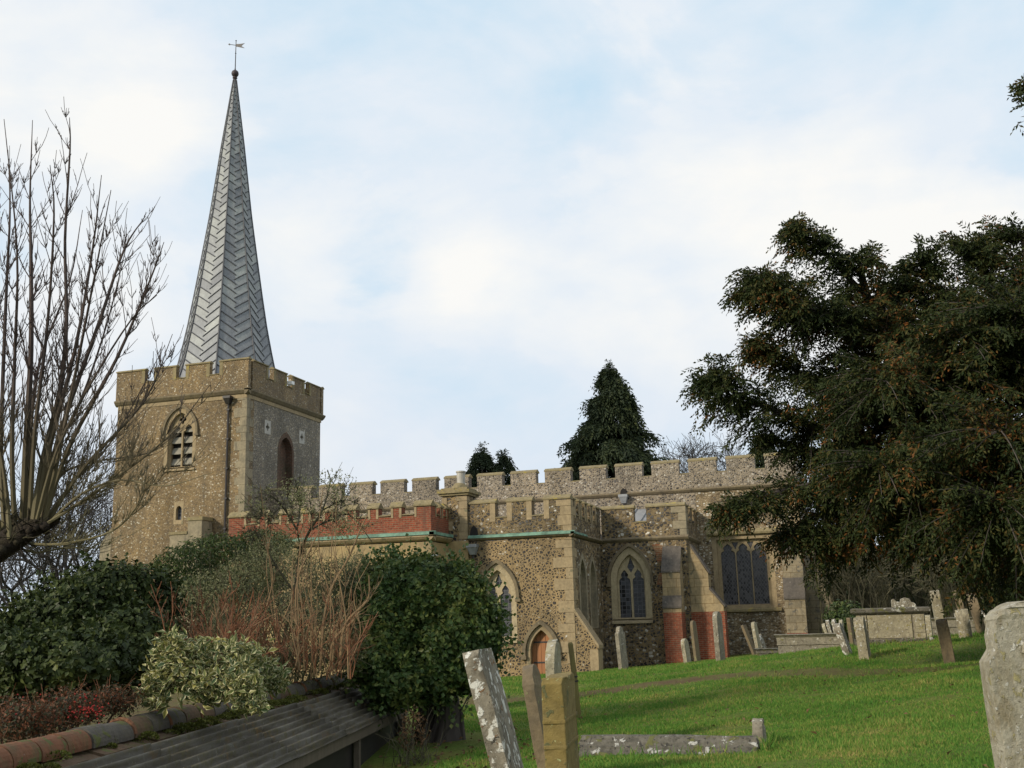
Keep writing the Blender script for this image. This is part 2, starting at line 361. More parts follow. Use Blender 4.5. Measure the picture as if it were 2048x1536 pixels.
M['russet'] = leafmat('russet_leaves', [(0, (.05, .03, .018)), (.4, (.04, .055, .025)), (.75, (.12, .05, .022)), (1, (.2, .07, .03))], .6, .2)
M['berry'] = leafmat('red_berries', [(0, (.22, .012, .010)), (1, (.36, .03, .015))], .35, .1)
M['bark'] = plain('tree_bark', (.075, .062, .05), (.045, .038, .035), .9, 5, stretch=(1, 1, .3))
t = material('knotty_bark', .95, .15); a = t.noise(t.obj, 9, 8, .7, 1.2); b = t.noise(t.obj, 2.2, 5, .6)
M['bark_knotty'] = setc(t, t.mix(t.ramp(b, [(.45, 0), (.65, .8)]), t.mix(a, (.018, .015, .013), (.075, .06, .045)), (.08, .075, .035)), None, a, 1.0, .08)
M['bark_green'] = plain('algae_bark', (.115, .105, .05), (.06, .05, .042), .9, 1.0, stretch=(1, 1, .3))
t = material('shoot_bark', .9, .2); sz = t.n('ShaderNodeSeparateXYZ', {0: t.obj}).outputs[2]
a = t.noise(t.scalev(t.obj, (1, 1, .3)), 4, 6, .65)
col = t.mix(t.ramp(t.math('ADD', t.math('MULTIPLY', sz, .16), t.math('MULTIPLY', a, .25)), [(.45, 0), (.85, 1)]), (.19, .17, .085), (.085, .066, .06))
M['shoot'] = setc(t, t.mix(1.0, col, t.ramp(a, [(.25, .6), (.75, 1.3)]), 'MULTIPLY'), None, a, .3, .01)
M['bark_far'] = plain('far_bark', (.045, .040, .036), (.03, .027, .026), .9, 3)
M['stem_red'] = plain('red_stems', (.22, .085, .035), (.13, .06, .03), .7, 3)
M['stem_tan'] = plain('tan_stems', (.27, .18, .09), (.15, .10, .055), .75, 3)
M['twig_olive'] = plain('olive_twigs', (.10, .09, .05), (.055, .05, .03), .9, 3)

# ground with worn grass, moss and the trodden path
t = material('turf', .95, .1)
g1 = t.noise(t.obj, .22, 6, .6, .4); g2 = t.noise(t.obj, 1.3, 6, .65, .3); g3 = t.noise(t.obj, 18, 5, .7)
col = t.mix(t.ramp(g1, [(.35, 0), (.65, 1)]), (.072, .135, .022), (.14, .17, .036))
col = t.mix(t.ramp(g2, [(.46, 0), (.68, .85)]), col, (.16, .15, .042))
col = t.mix(1.0, col, t.ramp(g3, [(.25, .55), (.75, 1.3)]), 'MULTIPLY')
pa = t.n('ShaderNodeAttribute', attribute_name='wear').outputs['Fac']
soil = t.mix(t.noise(t.obj, 5, 5, .7), (.075, .05, .028), (.15, .105, .062))
pm = t.math('MULTIPLY', pa, t.ramp(t.noise(t.obj, 3.0, 5, .7), [(.3, .35), (.6, 1)]), clamp=True)
col = t.mix(pm, col, soil)
M['turf'] = setc(t, col, None, t.math('ADD', g3, t.noise(t.obj, 60, 3)), .8, .03)
M['grass'] = leafmat('grass_blades', [(0, (.050, .145, .022)), (.36, (.095, .215, .032)), (.6, (.165, .265, .046)), (.78, (.28, .28, .075)), (1, (.40, .33, .12))], .7, .4, .2, clump=1.0)
M['dryleaf'] = leafmat('dry_leaves', [(0, (.07, .04, .02)), (1, (.16, .09, .04))], .8, .1)

# ------------------------------------------------------------------ ground
CP = np.array([(-1.8, 10.4, .33), (-2.5, 9.7, .36), (-1.0, 10.7, .36), (-2.5, 8.1, .42), (.06, 27, .82), (1.3, 27.4, .88), (0, 23.8, .70), (1.4, 21.6, .53),
               (-4.4, 34.4, .13), (-8, 36.5, -.11), (-4.5, 17.2, .06), (-6.0, 15.5, .02), (-7.3, 21.7, -.08), (-2, 19.5, .37), (2.2, 18, .75), (.5, 9, .44), (-3.5, 9.4, .30),
               (-9.7, 40, -.33), (-11.7, 40, -.42), (-14, 38.5, -.45), (-9.8, 44.9, -.40), (-7.5, 44.9, -.23), (-5.5, 48.3, -.12), (-1.9, 48.3, .22), (1, 46, .5), (5, 36, 1.1), (8, 24, 1.3), (6, 12, .9), (0, 0, .30), (-2, 0, .25), (5, 0, .6),
               (-5.0, 9, -.1), (-6, 12, -.2), (-12, 12, .3), (-12, 20, .1), (-16, 30, -.3), (-30, 40, -.6), (-40, 46, -.8), (-20, 60, -.4), (0, 60, .5), (20, 50, 1.2), (-30, 10, 0), (20, 10, 1.2), (0, -20, .2)])
def _rbf():
    d = np.hypot(CP[:, None, 0]-CP[None, :, 0], CP[:, None, 1]-CP[None, :, 1])
    n = len(CP); A = np.zeros((n+3, n+3)); A[:n, :n] = d+np.eye(n)*-.12
    A[:n, n] = 1; A[:n, n+1:] = CP[:, :2]; A[n:, :n] = A[:n, n:].T
    return np.linalg.solve(A, np.concatenate([CP[:, 2], np.zeros(3)]))
RB = _rbf()
PATH = [(-16, 22.3), (-9, 22.0), (-7.3, 21.7), (-4.6, 22.3), (-2.4, 22.6), (-.6, 21.4), (1.2, 19.6), (3, 18.6), (8, 17.5)]
def path_y(x): return np.interp(x, [p[0] for p in PATH], [p[1] for p in PATH])
def ground(x, y):
    x = np.asarray(x, float); y = np.asarray(y, float)
    d = np.hypot(x[..., None]-CP[:, 0], y[..., None]-CP[:, 1])
    z = d@RB[:len(CP)]+RB[len(CP)]+RB[len(CP)+1]*x+RB[len(CP)+2]*y
    far = np.clip((np.hypot(x+6, y-25)-45)/40, 0, 1)
    z = z*(1-far)+(-.3)*far
    pd = (y-path_y(x))*.95
    return z+.075*np.clip((pd+.1)/.4, 0, 1)*np.exp(-np.clip(pd, 0, None)/1.6)
def gz(x, y): return float(ground(np.array([x]), np.array([y]))[0])

xs = np.concatenate([[-1500, -800, -400, -220, -130, -90, -65], np.arange(-50, -18, 1.2), np.arange(-18, 6, .22), np.arange(6, 28, 1.2), [32, 45, 70, 120, 220, 420, 900, 1500]])
ys = np.concatenate([[-600, -200, -80, -40, -25], np.arange(-15, 5, 1.0), np.arange(5, 30, .22), np.arange(30, 66, .6), [70, 80, 100, 140, 220, 400, 800, 1600, 2500]])
GX, GY = np.meshgrid(xs, ys); GZ = ground(GX.ravel(), GY.ravel()).reshape(GX.shape)
GZ = GZ+.014*np.sin(GX*4.1+2*np.sin(GY*2.3))*np.sin(GY*3.3+GX)*np.exp(-((GY-16)/14)**2)*(np.abs(GX+3) < 9)
GZ = GZ+.02*np.sin(GX*1.7+np.sin(GY*.9)*2)*np.exp(-((GY-18)/18)**2)
mb = MB(); nx, ny = len(xs), len(ys)
i = (np.arange(ny-1)[:, None]*nx+np.arange(nx-1)[None]).ravel()
mb.add(np.stack([GX, GY, GZ], -1).reshape(-1, 3), np.stack([i, i+1, i+nx+1, i+nx], -1))
go = tag(mb.build('ground', M['turf'], smooth=True), kind='structure')
pd = (GY-path_y(GX)).ravel()
wear = np.clip(np.exp(-((pd+.0)/.36)**2)*1.5, 0, 1)*np.interp(GX.ravel(), [-6, -3, -1, 2, 3], [1, .95, .7, .55, .2])
wear = np.maximum(wear, .9*np.exp(-(((GX.ravel()+8.0)/3.0)**2+((pd-.2)/.7)**2)))
_a, _b = at(0, 1490, 7.0), at(708, 1341, 17.0); _d = (_b-_a)[:2]/np.linalg.norm((_b-_a)[:2])
wear = np.maximum(wear, .95*(((GX.ravel()-_a[0])*_d[1]-(GY.ravel()-_a[1])*_d[0] < .75) & (GY.ravel() < 17.2+(GX.ravel() < -9)*14) & (GX.ravel() > -26)))
at_ = go.data.attributes.new('wear', 'FLOAT', 'POINT'); at_.data.foreach_set('value', wear.astype(np.float32))

# ------------------------------------------------------------------ architecture helpers
def TS(Y): return lambda u, v, w: (u, Y-w, v)         # south facing wall, w outwards
def TE(X): return lambda u, v, w: (X+w, u, v)         # east facing wall
def arc_half(hw, h, n=9, cusp=0.0):
    Rr = (hw*hw+h*h)/(2*hw); a1 = math.atan2(h, Rr-hw) if Rr > hw else math.pi-math.atan2(h, hw-Rr)
    out = []
    for k in range(n+1):
        a = a1*k/n; r = Rr
        x = hw-Rr+r*math.cos(a); z = r*math.sin(a)
        if cusp:
            c = cusp*(math.exp(-((k/n-.42)/.1)**2)); x *= (1-c); z -= c*h*.12
        out.append((max(x, 0), z))
    return out
def arch(cx, hw, z0, zs, za, n=9, cusp=0.0):
    h = arc_half(hw, za-zs, n if not cusp else 18, cusp)
    r = [(cx+x, zs+z) for x, z in h]; l = [(cx-x, zs+z) for x, z in reversed(h[:-1])]
    return [(cx-hw, z0), (cx+hw, z0)]+r+l
def arch_band(cx, hw0, hw1, zs, za0, za1, drop=0.0, n=10):
    o = arc_half(hw1, za1-zs, n); i_ = arc_half(hw0, za0-zs, n)
    O = [(cx-x, zs+z) for x, z in o]+[(cx+x, zs+z) for x, z in reversed(o[:-1])]
    I = [(cx+x, zs+z) for x, z in i_]+[(cx-x, zs+z) for x, z in reversed(i_[:-1])]
    return [(cx-hw1, zs-drop)]+O+[(cx+hw1, zs-drop), (cx+hw0, zs-drop)]+I+[(cx-hw0, zs-drop)]
def ell(cx, cz, rx, rz, n=12, lob=0.0):
    return [(cx+rx*(1+lob*math.cos(4*a))*math.cos(a), cz+rz*(1+lob*math.cos(4*a))*math.sin(a)) for a in [2*math.pi*k/n for k in range(n)]]

def window(par, T, cx, hw, z0, zs, za, lights, glass, ring=.13, hood=True, sill=True, mat='stone', label=None, louvre=False, kite=True):
    """pointed window: tracery mesh, with glass, surround, hood mould and sill under it; returns the hole for the wall"""
    A = arch(cx, hw+ring, z0-.02, zs, za+ring*1.25); B = arch(cx, hw, z0, zs, za)
    mbt = MB(); holes = []
    if lights == 1: holes = [arch(cx, hw-.06, z0+.04, zs-.02, za-.1, cusp=.22)]
    else:
        lw = hw/2-.055
        for s in (-1, 1):
            c = cx+s*(hw/2-.012)
            holes.append(arch(c, lw, z0+.04, zs-.10, zs+(za-zs)*.42, cusp=.38))
        if kite:
            m = zs+(za-zs)*.52
            if louvre: holes.append(ell(cx, m+.16, .17, .2, 24, .28))
            else: holes.append([(cx, zs+(za-zs)*.30), (cx+hw*.26, m), (cx, za-.12), (cx-hw*.26, m)])
    mbt.slab(T, B, holes, -.17, -.27)
    wo = mbt.build('window', M[mat], par)
    if label: wo['label'] = label
    g = MB(); g.slab(T, B, (), -.225 if not louvre else -.5, -.24 if not louvre else -.52)
    g.build('glass' if not louvre else 'dark_backing', M[glass], wo)
    if louvre:
        zc = z0+.15
        for k in range(4):
            for s in (-1, 1):
                c = cx+s*(hw/2); lw = hw/2-.03
                m2 = MB(); z = zc+k*.56
                m2.prism([T(c-lw, z, -.29), T(c-lw, z+.05, -.29), T(c-lw, z+.36, -.46), T(c-lw, z+.31, -.46)],
                         [T(c+lw, z, -.29), T(c+lw, z+.05, -.29), T(c+lw, z+.36, -.46), T(c+lw, z+.31, -.46)])
                m2.build('louvre', M['louvre'], wo)
    s = MB(); s.slab(T, A, [B], .006, -.3 if not louvre else -.6)
    s.build('surround', M[mat], wo)
    if hood:
        h = MB(); b = arch_band(cx, hw+ring+.01, hw+ring+.13, zs, za+ring*1.25+.015, za+ring*1.25+.16, .12)
        h.slab(T, b, (), .11, -.02)
        for sg in (-1, 1):
            c = cx+sg*(hw+ring+.08); h.slab(T, [(c-.1, zs-.24), (c+.1, zs-.24), (c+.1, zs-.12), (c-.1, zs-.12)], (), .13, 0)
        h.build('hood_mould', M['string'], wo)
    if sill:
        q = MB(); a, b = cx-hw-ring, cx+hw+ring
        prof = [(-.2, z0+.015), (.0, z0-.09), (.09, z0-.12), (.09, z0-.2), (-.2, z0-.2)]
        q.prism([T(a, z, w_) for w_, z in prof], [T(b, z, w_) for w_, z in prof]); q.build('sill', M[mat], wo)
        A = arch(cx, hw+ring, z0-.2, zs, za+ring*1.25)
    return A

def merlon_outline(u0, u1, z0, zc, zt, gaps):
    pts = [(u0, z0), (u1, z0), (u1, zt)]
    for a, b in sorted(gaps, reverse=True): pts += [(b, zt), (b, zc), (a, zc), (a, zt)]
    pts.append((u0, zt)); return pts
def copings(par, T, u0, u1, zc, zt, gaps, th, h=.17, o=.06, gh=.09):
    e = [u0]+[x for g in sorted(gaps) for x in g]+[u1]
    for a, b in zip(e[::2], e[1::2]):
        pr = [(o, zt), (o, zt+.055), (-th*.45, zt+h), (-th*.55, zt+h), (-th-o, zt+.055), (-th-o, zt)]
        m = MB(); m.prism([T(a-.03, z, w_) for w_, z in pr], [T(b+.03, z, w_) for w_, z in pr]); m.build('merlon_coping', M['coping'], par)
    for a, b in gaps:
        pr = [(o*.9, zc+.003), (o*.9, zc+.03), (-th*.6, zc+gh), (-th-o*.9, zc+.03), (-th-o*.9, zc+.003)]
        m = MB(); m.prism([T(a+.003, z, w_) for w_, z in pr], [T(b-.003, z, w_) for w_, z in pr]); m.build('crenel_sill', M['coping'], par)
def string(mbx, T, u0, u1, z, proj=.12, h=.16):
    pr = [(0, z-h), (proj*.5, z-h*.75), (proj, z-h*.3), (proj, z-.02), (.0, z+.06), (-.05, z+.06), (-.05, z-h)]
    mbx.prism([T(u0, a, w_) for w_, a in pr], [T(u1, a, w_) for w_, a in pr])
def quoins(mbx, xc, yc, sx, sy, z0, z1, proud=.018, lo=.28, hi=.52, h=.32):
    """alternating corner stones; the wall runs to +sx in x and +sy in y from the corner"""
    z = z0; k = 0
    while z < z1-.05:
        hh = min(h*random.uniform(.8, 1.2), z1-z); a, b = (hi, lo) if k % 2 else (lo, hi)
        a *= random.uniform(.85, 1.2); b *= random.uniform(.85, 1.2)
        x0, x1 = sorted((xc-sx*proud, xc+sx*a)); y0, y1 = sorted((yc-sy*proud, yc+sy*b))
        mbx.box(x0, x1, y0, y1, z, z+hh-.012); z += hh; k += 1

CH = thing('church', (-18, 46, -.3), 'flint church with a crenellated tower and a tall lead spire behind the graveyard', 'church')
GB = -1.2    # foundations

# ---- nave and chancel
nave_holes = []
T = TS(48.5)
# square headed chancel window
u0, u1, v0, v1_ = -5.97, -3.72, 1.98, 4.86
mbt = MB(); holes = []
for k in range(3):
    c = u0+.12+(u1-u0-.24)*(k+.5)/3; holes.append(arch(c, .315, v0+.05, 4.15, 4.68, cusp=.36))
for k in range(2):
    c = u0+.12+(u1-u0-.24)*(k+1)/3; holes.append([(c, 4.42), (c+.15, 4.74), (c-.15, 4.74)])
B = [(u0, v0), (u1, v0), (u1, v1_), (u0, v1_)]
A = [(u0-.2, v0-.28), (u1+.2, v0-.28), (u1+.2, v1_+.16), (u0-.2, v1_+.16)]
mbt.slab(T, B, holes, -.19, -.31); wo = mbt.build('window', M['stone'], CH); wo['label'] = 'square headed three light window in the chancel wall'
g = MB(); g.slab(T, B, (), -.255, -.27); g.build('glass', M['glass_di'], wo)
s = MB(); s.slab(T, A, [B], .006, -.34); s.build('surround', M['stone'], wo)
h = MB(); pr = [(0, 5.03), (.16, 5.06), (.18, 5.14), (0, 5.3)]
h.prism([T(u0-.42, z, a) for a, z in pr], [T(u1+.40, z, a) for a, z in pr])
for c in (u0-.42, u1+.28): h.slab(T, [(c, 4.82), (c+.12, 4.82), (c+.12, 5.05), (c, 5.05)], (), .14, 0)
h.build('hood_mould', M['coping'], wo)
q = MB(); pr = [(-.24, v0+.02), (0, v0-.1), (.12, v0-.16), (.12, v0-.26), (-.24, v0-.26)]
q.prism([T(u0-.42, z, a) for a, z in pr], [T(u1+.36, z, a) for a, z in pr]); q.build('sill', M['coping'], wo)
nave_holes.append(A)
N0, N1 = -28.72, -2.30
m1 = MB(); m1.slab(T, [(-10.5, GB), (N1, GB), (N1, 7.08), (-10.5, 7.08)], nave_holes, 0, -.7)
m1.slab(TE(N1), [(48.55, GB), (55.5, GB), (55.5, 7.07), (48.55, 7.07)], (), -.003, -.5)
chw = m1.build('chancel_wall', M['flint_chancel'], CH)
m1 = MB(); m1.slab(T, [(N0, GB), (-10.5, GB), (-10.5, 7.08), (N0, 7.08)], (), .0, -.7)
# paler rendered band of the clerestory above the chapel
m1.slab(T, [(-10.498, 5.4), (-6.76, 5.4), (-6.76, 7.06), (-10.498, 7.06)], (), .012, -.05)
nvw = m1.build('nave_wall', M['flint_nave'], CH)
gaps = [(-3.6-.44-1.695*k, -3.6-1.695*k) for k in range(0, 15)]
gaps = [g_ for g_ in gaps if g_[0] > N0+.5]
m1 = MB(); m1.slab(T, merlon_outline(N0, N1+.02, 7.20, 7.88, 8.44, gaps), (), .05, -.38)
ge = [(48.9+.9+1.695*k, 48.9+1.34+1.695*k) for k in range(4)]
m1.slab(TE(N1), merlon_outline(48.88, 55.5, 7.20, 7.88, 8.44, ge), (), .022, -.4)
pp = m1.build('nave_parapet', M['flint_nave'], CH)
copings(pp, T, N0, N1, 7.88, 8.44, gaps, .42); copings(pp, TE(N1), 48.95, 55.5, 7.88, 8.44, ge, .4)
m1 = MB(); string(m1, T, N0, N1+.12, 7.2, .14, .18); string(m1, TE(N1), 48.5, 55.5, 7.2, .14, .18)
m1.build('string_course', M['string'], pp)
m1 = MB(); quoins(m1, N1, 48.5, -1, 1, 3.9, 7.0); m1.build('quoins', M['stone'], chw)
m1 = MB(); m1.prism([(N0, 48.95, 7.3), (N0, 52, 8.3), (N0, 55.4, 7.3)], [(N1-.4, 48.95, 7.3), (N1-.4, 52, 8.3), (N1-.4, 55.4, 7.3)])
m1.build('lead_roof', M['leadgrey'], CH)

def stepped(mbp, mbw, mbb, axis, a0, a1, base, steps, brick_to=None, sgn=1):
    """buttress: `base` is the wall plane, a0..a1 its width, steps = [(projection, z_bottom, z_top, slope_to_projection, slope_top_z)]"""
    def P(a, pr, z): return (a, base-pr, z) if axis == 'S' else (base+pr, a, z)
    for (pr, zb, zt, pr2, zs_) in steps:
        tgt = mbb if (brick_to is not None and zt <= brick_to+.01) else mbp
        tgt.prism([P(a0, -.05, zb), P(a0, pr, zb), P(a0, pr, zt), P(a0, -.05, zt)], [P(a1, -.05, zb), P(a1, pr, zb), P(a1, pr, zt), P(a1, -.05, zt)])
        if pr2 is not None:
            tgt.prism([P(a0+.004, pr-.004, zt), P(a0+.004, pr2, zs_-.05), P(a0+.004, -.04, zs_-.05), P(a0+.004, -.04, zt)], [P(a1-.004, pr-.004, zt), P(a1-.004, pr2, zs_-.05), P(a1-.004, -.04, zs_-.05), P(a1-.004, -.04, zt)])
            mbw.append(MB()); mbw[-1].prism([P(a0-.02, pr+.05, zt-.03), P(a0-.02, pr+.05, zt+.04), P(a0-.02, pr2+.02, zs_+.03), P(a0-.02, pr2-.03, zs_-.04)],
                      [P(a1+.02, pr+.05, zt-.03), P(a1+.02, pr+.05, zt+.04), P(a1+.02, pr2+.02, zs_+.03), P(a1+.02, pr2-.03, zs_-.04)])
def buttress(axis, a0, a1, base, steps, brick_to, mat, label):
    p, w_, b = MB(), [], MB()
    stepped(p, w_, b, axis, a0, a1, base, steps, brick_to)
    o = p.build('buttress', M[mat], CH); o['label'] = label
    for m in w_: m.build('weathering', M['weathering'], o)
    if b.v: b.build('brick_base', M['brick'], o)
buttress('S', -3.16, -2.32, 48.5, [(1.0, GB, .78, None, None), (.98, .783, 2.2, .62, 3.05), (.6, 2.2, 4.15, .05, 4.6)], .78, 'ashlar_grey', 'stone buttress with brick foot at the chancel corner')
buttress('E', 48.62, 49.4, -2.3, [(1.15, GB, .72, None, None), (1.12, .723, 2.3, .66, 3.2), (.62, 2.3, 4.1, .05, 4.7)], .72, 'ashlar_grey', 'sloping end buttress of the chancel')

# ---- south chapel bay with the two light window
T = TS(44.9); X1 = -6.75
holesS = [window(CH, T, -9.18, .60, 1.56, 3.12, 4.20, 2, 'glass_sq', ring=.25, mat='stone_pale', label='two light pointed window of the chapel, leaded in squares')]
m1 = MB(); m1.slab(T, [(-10.4, GB), (X1, GB), (X1, 4.72), (-10.4, 4.72)], holesS, 0, -.6)
m1.slab(TE(X1), [(44.95, GB), (48.47, GB), (48.47, 4.71), (44.95, 4.71)], [[(46.9, 2.7), (47.7, 2.7), (47.7, 4.3), (46.9, 4.3)]], -.003, -.45)
chp = m1.build('chapel_wall', M['flint_dark'], CH)
m1 = MB(); m1.slab(TE(X1), [(46.9, 2.7), (47.7, 2.7), (47.7, 4.3), (46.9, 4.3)], (), -.25, -.3)
o = m1.build('window', M['glass_sq'], CH)
m1 = MB(); m1.slab(TE(X1), [(46.75, 2.55), (47.85, 2.55), (47.85, 4.45), (46.75, 4.45)], [[(46.9, 2.7), (47.7, 2.7), (47.7, 4.3), (46.9, 4.3)]], .03, -.3); m1.build('surround', M['stone_grey'], o)
m1 = MB(); m1.slab(T, [(-8.0, 3.8), (-7.84, 3.86), (-7.72, 3.72), (-7.72, 4.5), (-7.95, 4.58), (-8.2, 4.55), (-8.08, 4.2)], (), .006, -.05); m1.slab(T, [(-8.1, 2.9), (-7.72, 2.9), (-7.72, 3.3), (-7.95, 3.4)], (), .005, -.05)
m1.build_each('brick_patch', M['brick_patch'], CH)
gS = [(-8.91, -8.37)]; gE = [(45.75, 46.25), (46.85, 47.35), (47.9, 48.25)]
m1 = MB(); m1.slab(T, merlon_outline(-10.32, X1+.02, 4.85, 5.50, 6.12, gS), (), .02, -.33)
m1.slab(TE(X1), merlon_outline(45.23, 48.45, 4.85, 5.50, 6.12, gE), (), .017, -.33)
pp = m1.build('chapel_parapet', M['flint_dark'], CH)
copings(pp, T, -10.32, X1, 5.5, 6.12, gS, .35); copings(pp, TE(X1), 45.3, 48.45, 5.5, 6.12, gE, .35)
m1 = MB(); string(m1, T, -10.35, X1+.1, 4.86, .11); string(m1, TE(X1), 44.9, 48.45, 4.86, .11); m1.build('string_course', M['string'], pp)
m1 = MB(); quoins(m1, X1, 44.9, -1, 1, 4.9, 6.1, .04); m1.build('quoins', M['stone_grey'], pp)
m1 = MB(); m1.prism([(-10.3, 45.25, 5.3), (-10.3, 48.45, 6.42), (-10.3, 48.45, 5.2), (-10.3, 45.25, 5.2)], [(-7.1, 45.25, 5.3), (-7.1, 48.45, 6.42), (-7.1, 48.45, 5.2), (-7.1, 45.25, 5.2)])
for k in range(6): m1.tube([(-10+k*.55, 45.3, 5.34), (-10+k*.55, 48.4, 6.43)], .04, 5)
m1.build('lead_roof', M['leadgrey'], CH)
buttress('S', -7.72, -6.98, 44.9, [(.95, GB, 1.75, None, None), (.93, 1.753, 1.95, .78, 2.4), (.76, 1.95, 3.38, .12, 4.42)], 1.75, 'ashlar', 'ashlar buttress on a red brick foot beside the two light window')
buttress('E', 45.05, 45.8, -6.75, [(1.35, GB, 1.75, None, None), (1.33, 1.753, 1.95, .8, 2.7), (.78, 1.95, 3.3, .1, 4.5)], 1.75, 'ashlar', 'end buttress of the chapel on a red brick foot')

# ---- front chapel with the small door
T = TS(40.0); XE = -10.4; XW = -14.55
hw = [window(CH, T, -13.42, .56, .98, 2.55, 3.55, 2, 'glass_sq', ring=.2, mat='stone_pale', label='pointed window half hidden by the ivy bush'),]
A = arch(-11.72, .60, GB, .42, 1.42); hw.append(A)
hE = []
for c in (41.62, 43.28):
    hE.append(window(CH, TE(XE), c, .46, 1.25, 3.05, 3.92, 1, 'glass_sq', ring=.2, hood=False, sill=False, mat='stone_grey', label='narrow lancet in the shaded chapel side'))
m1 = MB(); m1.slab(T, [(XW, GB), (XE, GB), (XE, 4.68), (XW, 4.68)], hw, 0, -.6)
front = m1.build('front_chapel_wall', M['flint_chapel'], CH)
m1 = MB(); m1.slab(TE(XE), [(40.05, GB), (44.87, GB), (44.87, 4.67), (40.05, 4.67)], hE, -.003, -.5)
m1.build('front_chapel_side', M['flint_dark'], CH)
m1 = MB(); quoins(m1, XE, 40.0, -1, 1, .0, 4.66, .02, .3, .62, .38); m1.build('quoins', M['stone'], front)
# door
d = MB()
for k in range(5):
    a = -11.72-.45+k*.18
    top = [.42+arc_half(.45, .82, 12)[i_][1] for i_ in range(13)]
    hx = lambda x: float(np.interp(abs(x+11.72), [p[0] for p in reversed(arc_half(.45, .82, 12))], [p[1] for p in reversed(arc_half(.45, .82, 12))]))
    xa, xb = a+.006, a+.174
    d.slab(T, [(xa, GB), (xb, GB), (xb, .42+hx(xb)), ((xa+xb)/2, .42+hx((xa+xb)/2)), (xa, .42+hx(xa))], (), -.25-.004*(k % 2), -.31)
do = d.build('door', M['wood_door'], CH); do['label'] = 'small pointed plank door'
m1 = MB(); m1.slab(T, A, [arch(-11.72, .45, GB, .42, 1.24)], .008, -.4); m1.build('door_surround', M['stone'], do)
m1 = MB(); b = arch_band(-11.72, .61, .74, .42, 1.44, 1.6, .12); m1.slab(T, b, (), .12, -.02)
for sg in (-1, 1):
    c = -11.72+sg*.69; m1.slab(T, [(c-.11, .16), (c+.11, .16), (c+.11, .3), (c-.11, .3)], (), .14, 0)
m1.build('hood_mould', M['string'], do)
m1 = MB()
for z in (0.0, .75): m1.slab(T, [(-12.12, z), (-11.45, z), (-11.42, z+.03), (-11.45, z+.06), (-12.12, z+.06)], (), -.24, -.26)
m1.tube([T(-11.42, .3, -.2), T(-11.40, .25, -.2), T(-11.38, .3, -.2)], .012, 5); m1.build('door_hinge', M['iron'], do)
gS = [(-13.43, -12.96), (-11.93, -11.45)]; gE = [(40.75+.95*k, 41.2+.95*k) for k in range(4)]
m1 = MB(); m1.slab(T, merlon_outline(XW, XE+.02, 4.82, 5.55, 6.15, gS), (), .02, -.36)
m1.slab(TE(XE), merlon_outline(40.36, 44.92, 4.82, 5.55, 6.15, gE), (), .017, -.36)
pp = m1.build('front_chapel_parapet', M['flint_dark'], CH)
copings(pp, T, XW, XE, 5.55, 6.15, gS, .38, .19); copings(pp, TE(XE), 40.45, 44.85, 5.55, 6.15, gE, .38, .19)
m1 = MB()
for a, b in gS:
    for x0, x1 in ((a-.22, a-.004), (b+.004, b+.22)): m1.slab(T, [(x0, 5.42), (x1, 5.42), (x1, 6.14), (x0, 6.14)], (), .036, -.37)
for a, b in gE:
    for x0, x1 in ((a-.16, a-.004), (b+.004, b+.16)): m1.slab(TE(XE), [(x0, 5.45), (x1, 5.45), (x1, 6.14), (x0, 6.14)], (), .034, -.37)
quoins(m1, XE+.02, 39.98, -1, 1, 4.85, 6.12, .02, .35, .6, .34)
m1.build('quoins', M['stone'], pp)
m1 = MB(); string(m1, T, XW, XE+.14, 4.83, .14, .13); string(m1, TE(XE), 39.86, 44.85, 4.83, .14, .13); m1.build('string_course', M['string'], pp)
m1 = MB(); pr = [(.16, 4.80), (.16, 4.88), (.02, 4.93), (.02, 4.80)]
m1.prism([T(XW, z, a) for a, z in pr], [T(XE+.17, z, a) for a, z in pr])
pr2 = [(.165, 4.80), (.165, 4.87), (.02, 4.925), (.02, 4.80)]
m1.prism([TE(XE)(39.84, z, a) for a, z in pr2], [TE(XE)(42.0, z, a) for a, z in pr2])
m1.build('copper_flashing', M['copper'], pp)
m1 = MB(); m1.box(XW+.3, XE-.35, 40.3, 48.4, 5.0, 5.2); m1.build('lead_roof', M['leadgrey'], CH)
# corner buttress sloping east
p, w_ = MB(), MB()
PT = lambda x, z, y: (x, y, z)
pts = [(-10.42, GB), (-9.55, GB), (-9.55, .62), (-10.42, 1.95)]
p.prism([(x, 40.004, z) for x, z in pts], [(x, 40.7, z) for x, z in pts]); o = p.build('buttress', M['flint_chapel'], CH); o['label'] = 'sloping corner buttress beside the small door'
w_.prism([(-10.40, 39.975, 2.02), (-9.50, 39.975, .64), (-9.50, 39.975, .50), (-10.40, 39.975, 1.86)], [(-10.40, 40.73, 2.02), (-9.50, 40.73, .64), (-9.50, 40.73, .50), (-10.40, 40.73, 1.86)])
w_.box(-9.85, -9.53, 39.98, 40.72, GB, .48); w_.build('buttress_stones', M['stone'], o)

# ---- chimney pier with hopper
m1 = MB(); m1.box(-15.65, -14.552, 39.86, 41.1, GB, 4.75); m1.box(-15.6, -14.60, 39.9, 41.0, 4.75, 6.55)
pier = m1.build('chimney_pier', M['flint_dark'], CH)
m1 = MB(); m1.box(-15.66, -14.545, 39.85, 41.11, GB+.01, 4.72)
m1.build('pier_render', M['render'], pier)
m1 = MB(); quoins(m1, -14.60, 39.9, -1, 1, 4.8, 6.5, .03, .28, .4, .33); quoins(m1, -15.6, 39.9, 1, 1, 4.8, 6.5, .03, .2, .35, .33); m1.build('quoins', M['stone'], pier)
m1 = MB(); m1.box(-15.72, -14.5, 39.8, 41.1, 6.53, 6.62); m1.box(-15.80, -14.42, 39.72, 41.18, 6.62, 6.74); m1.box(-15.66, -14.56, 39.86, 41.04, 6.74, 6.84); m1.build('pier_cap', M['coping'], pier)
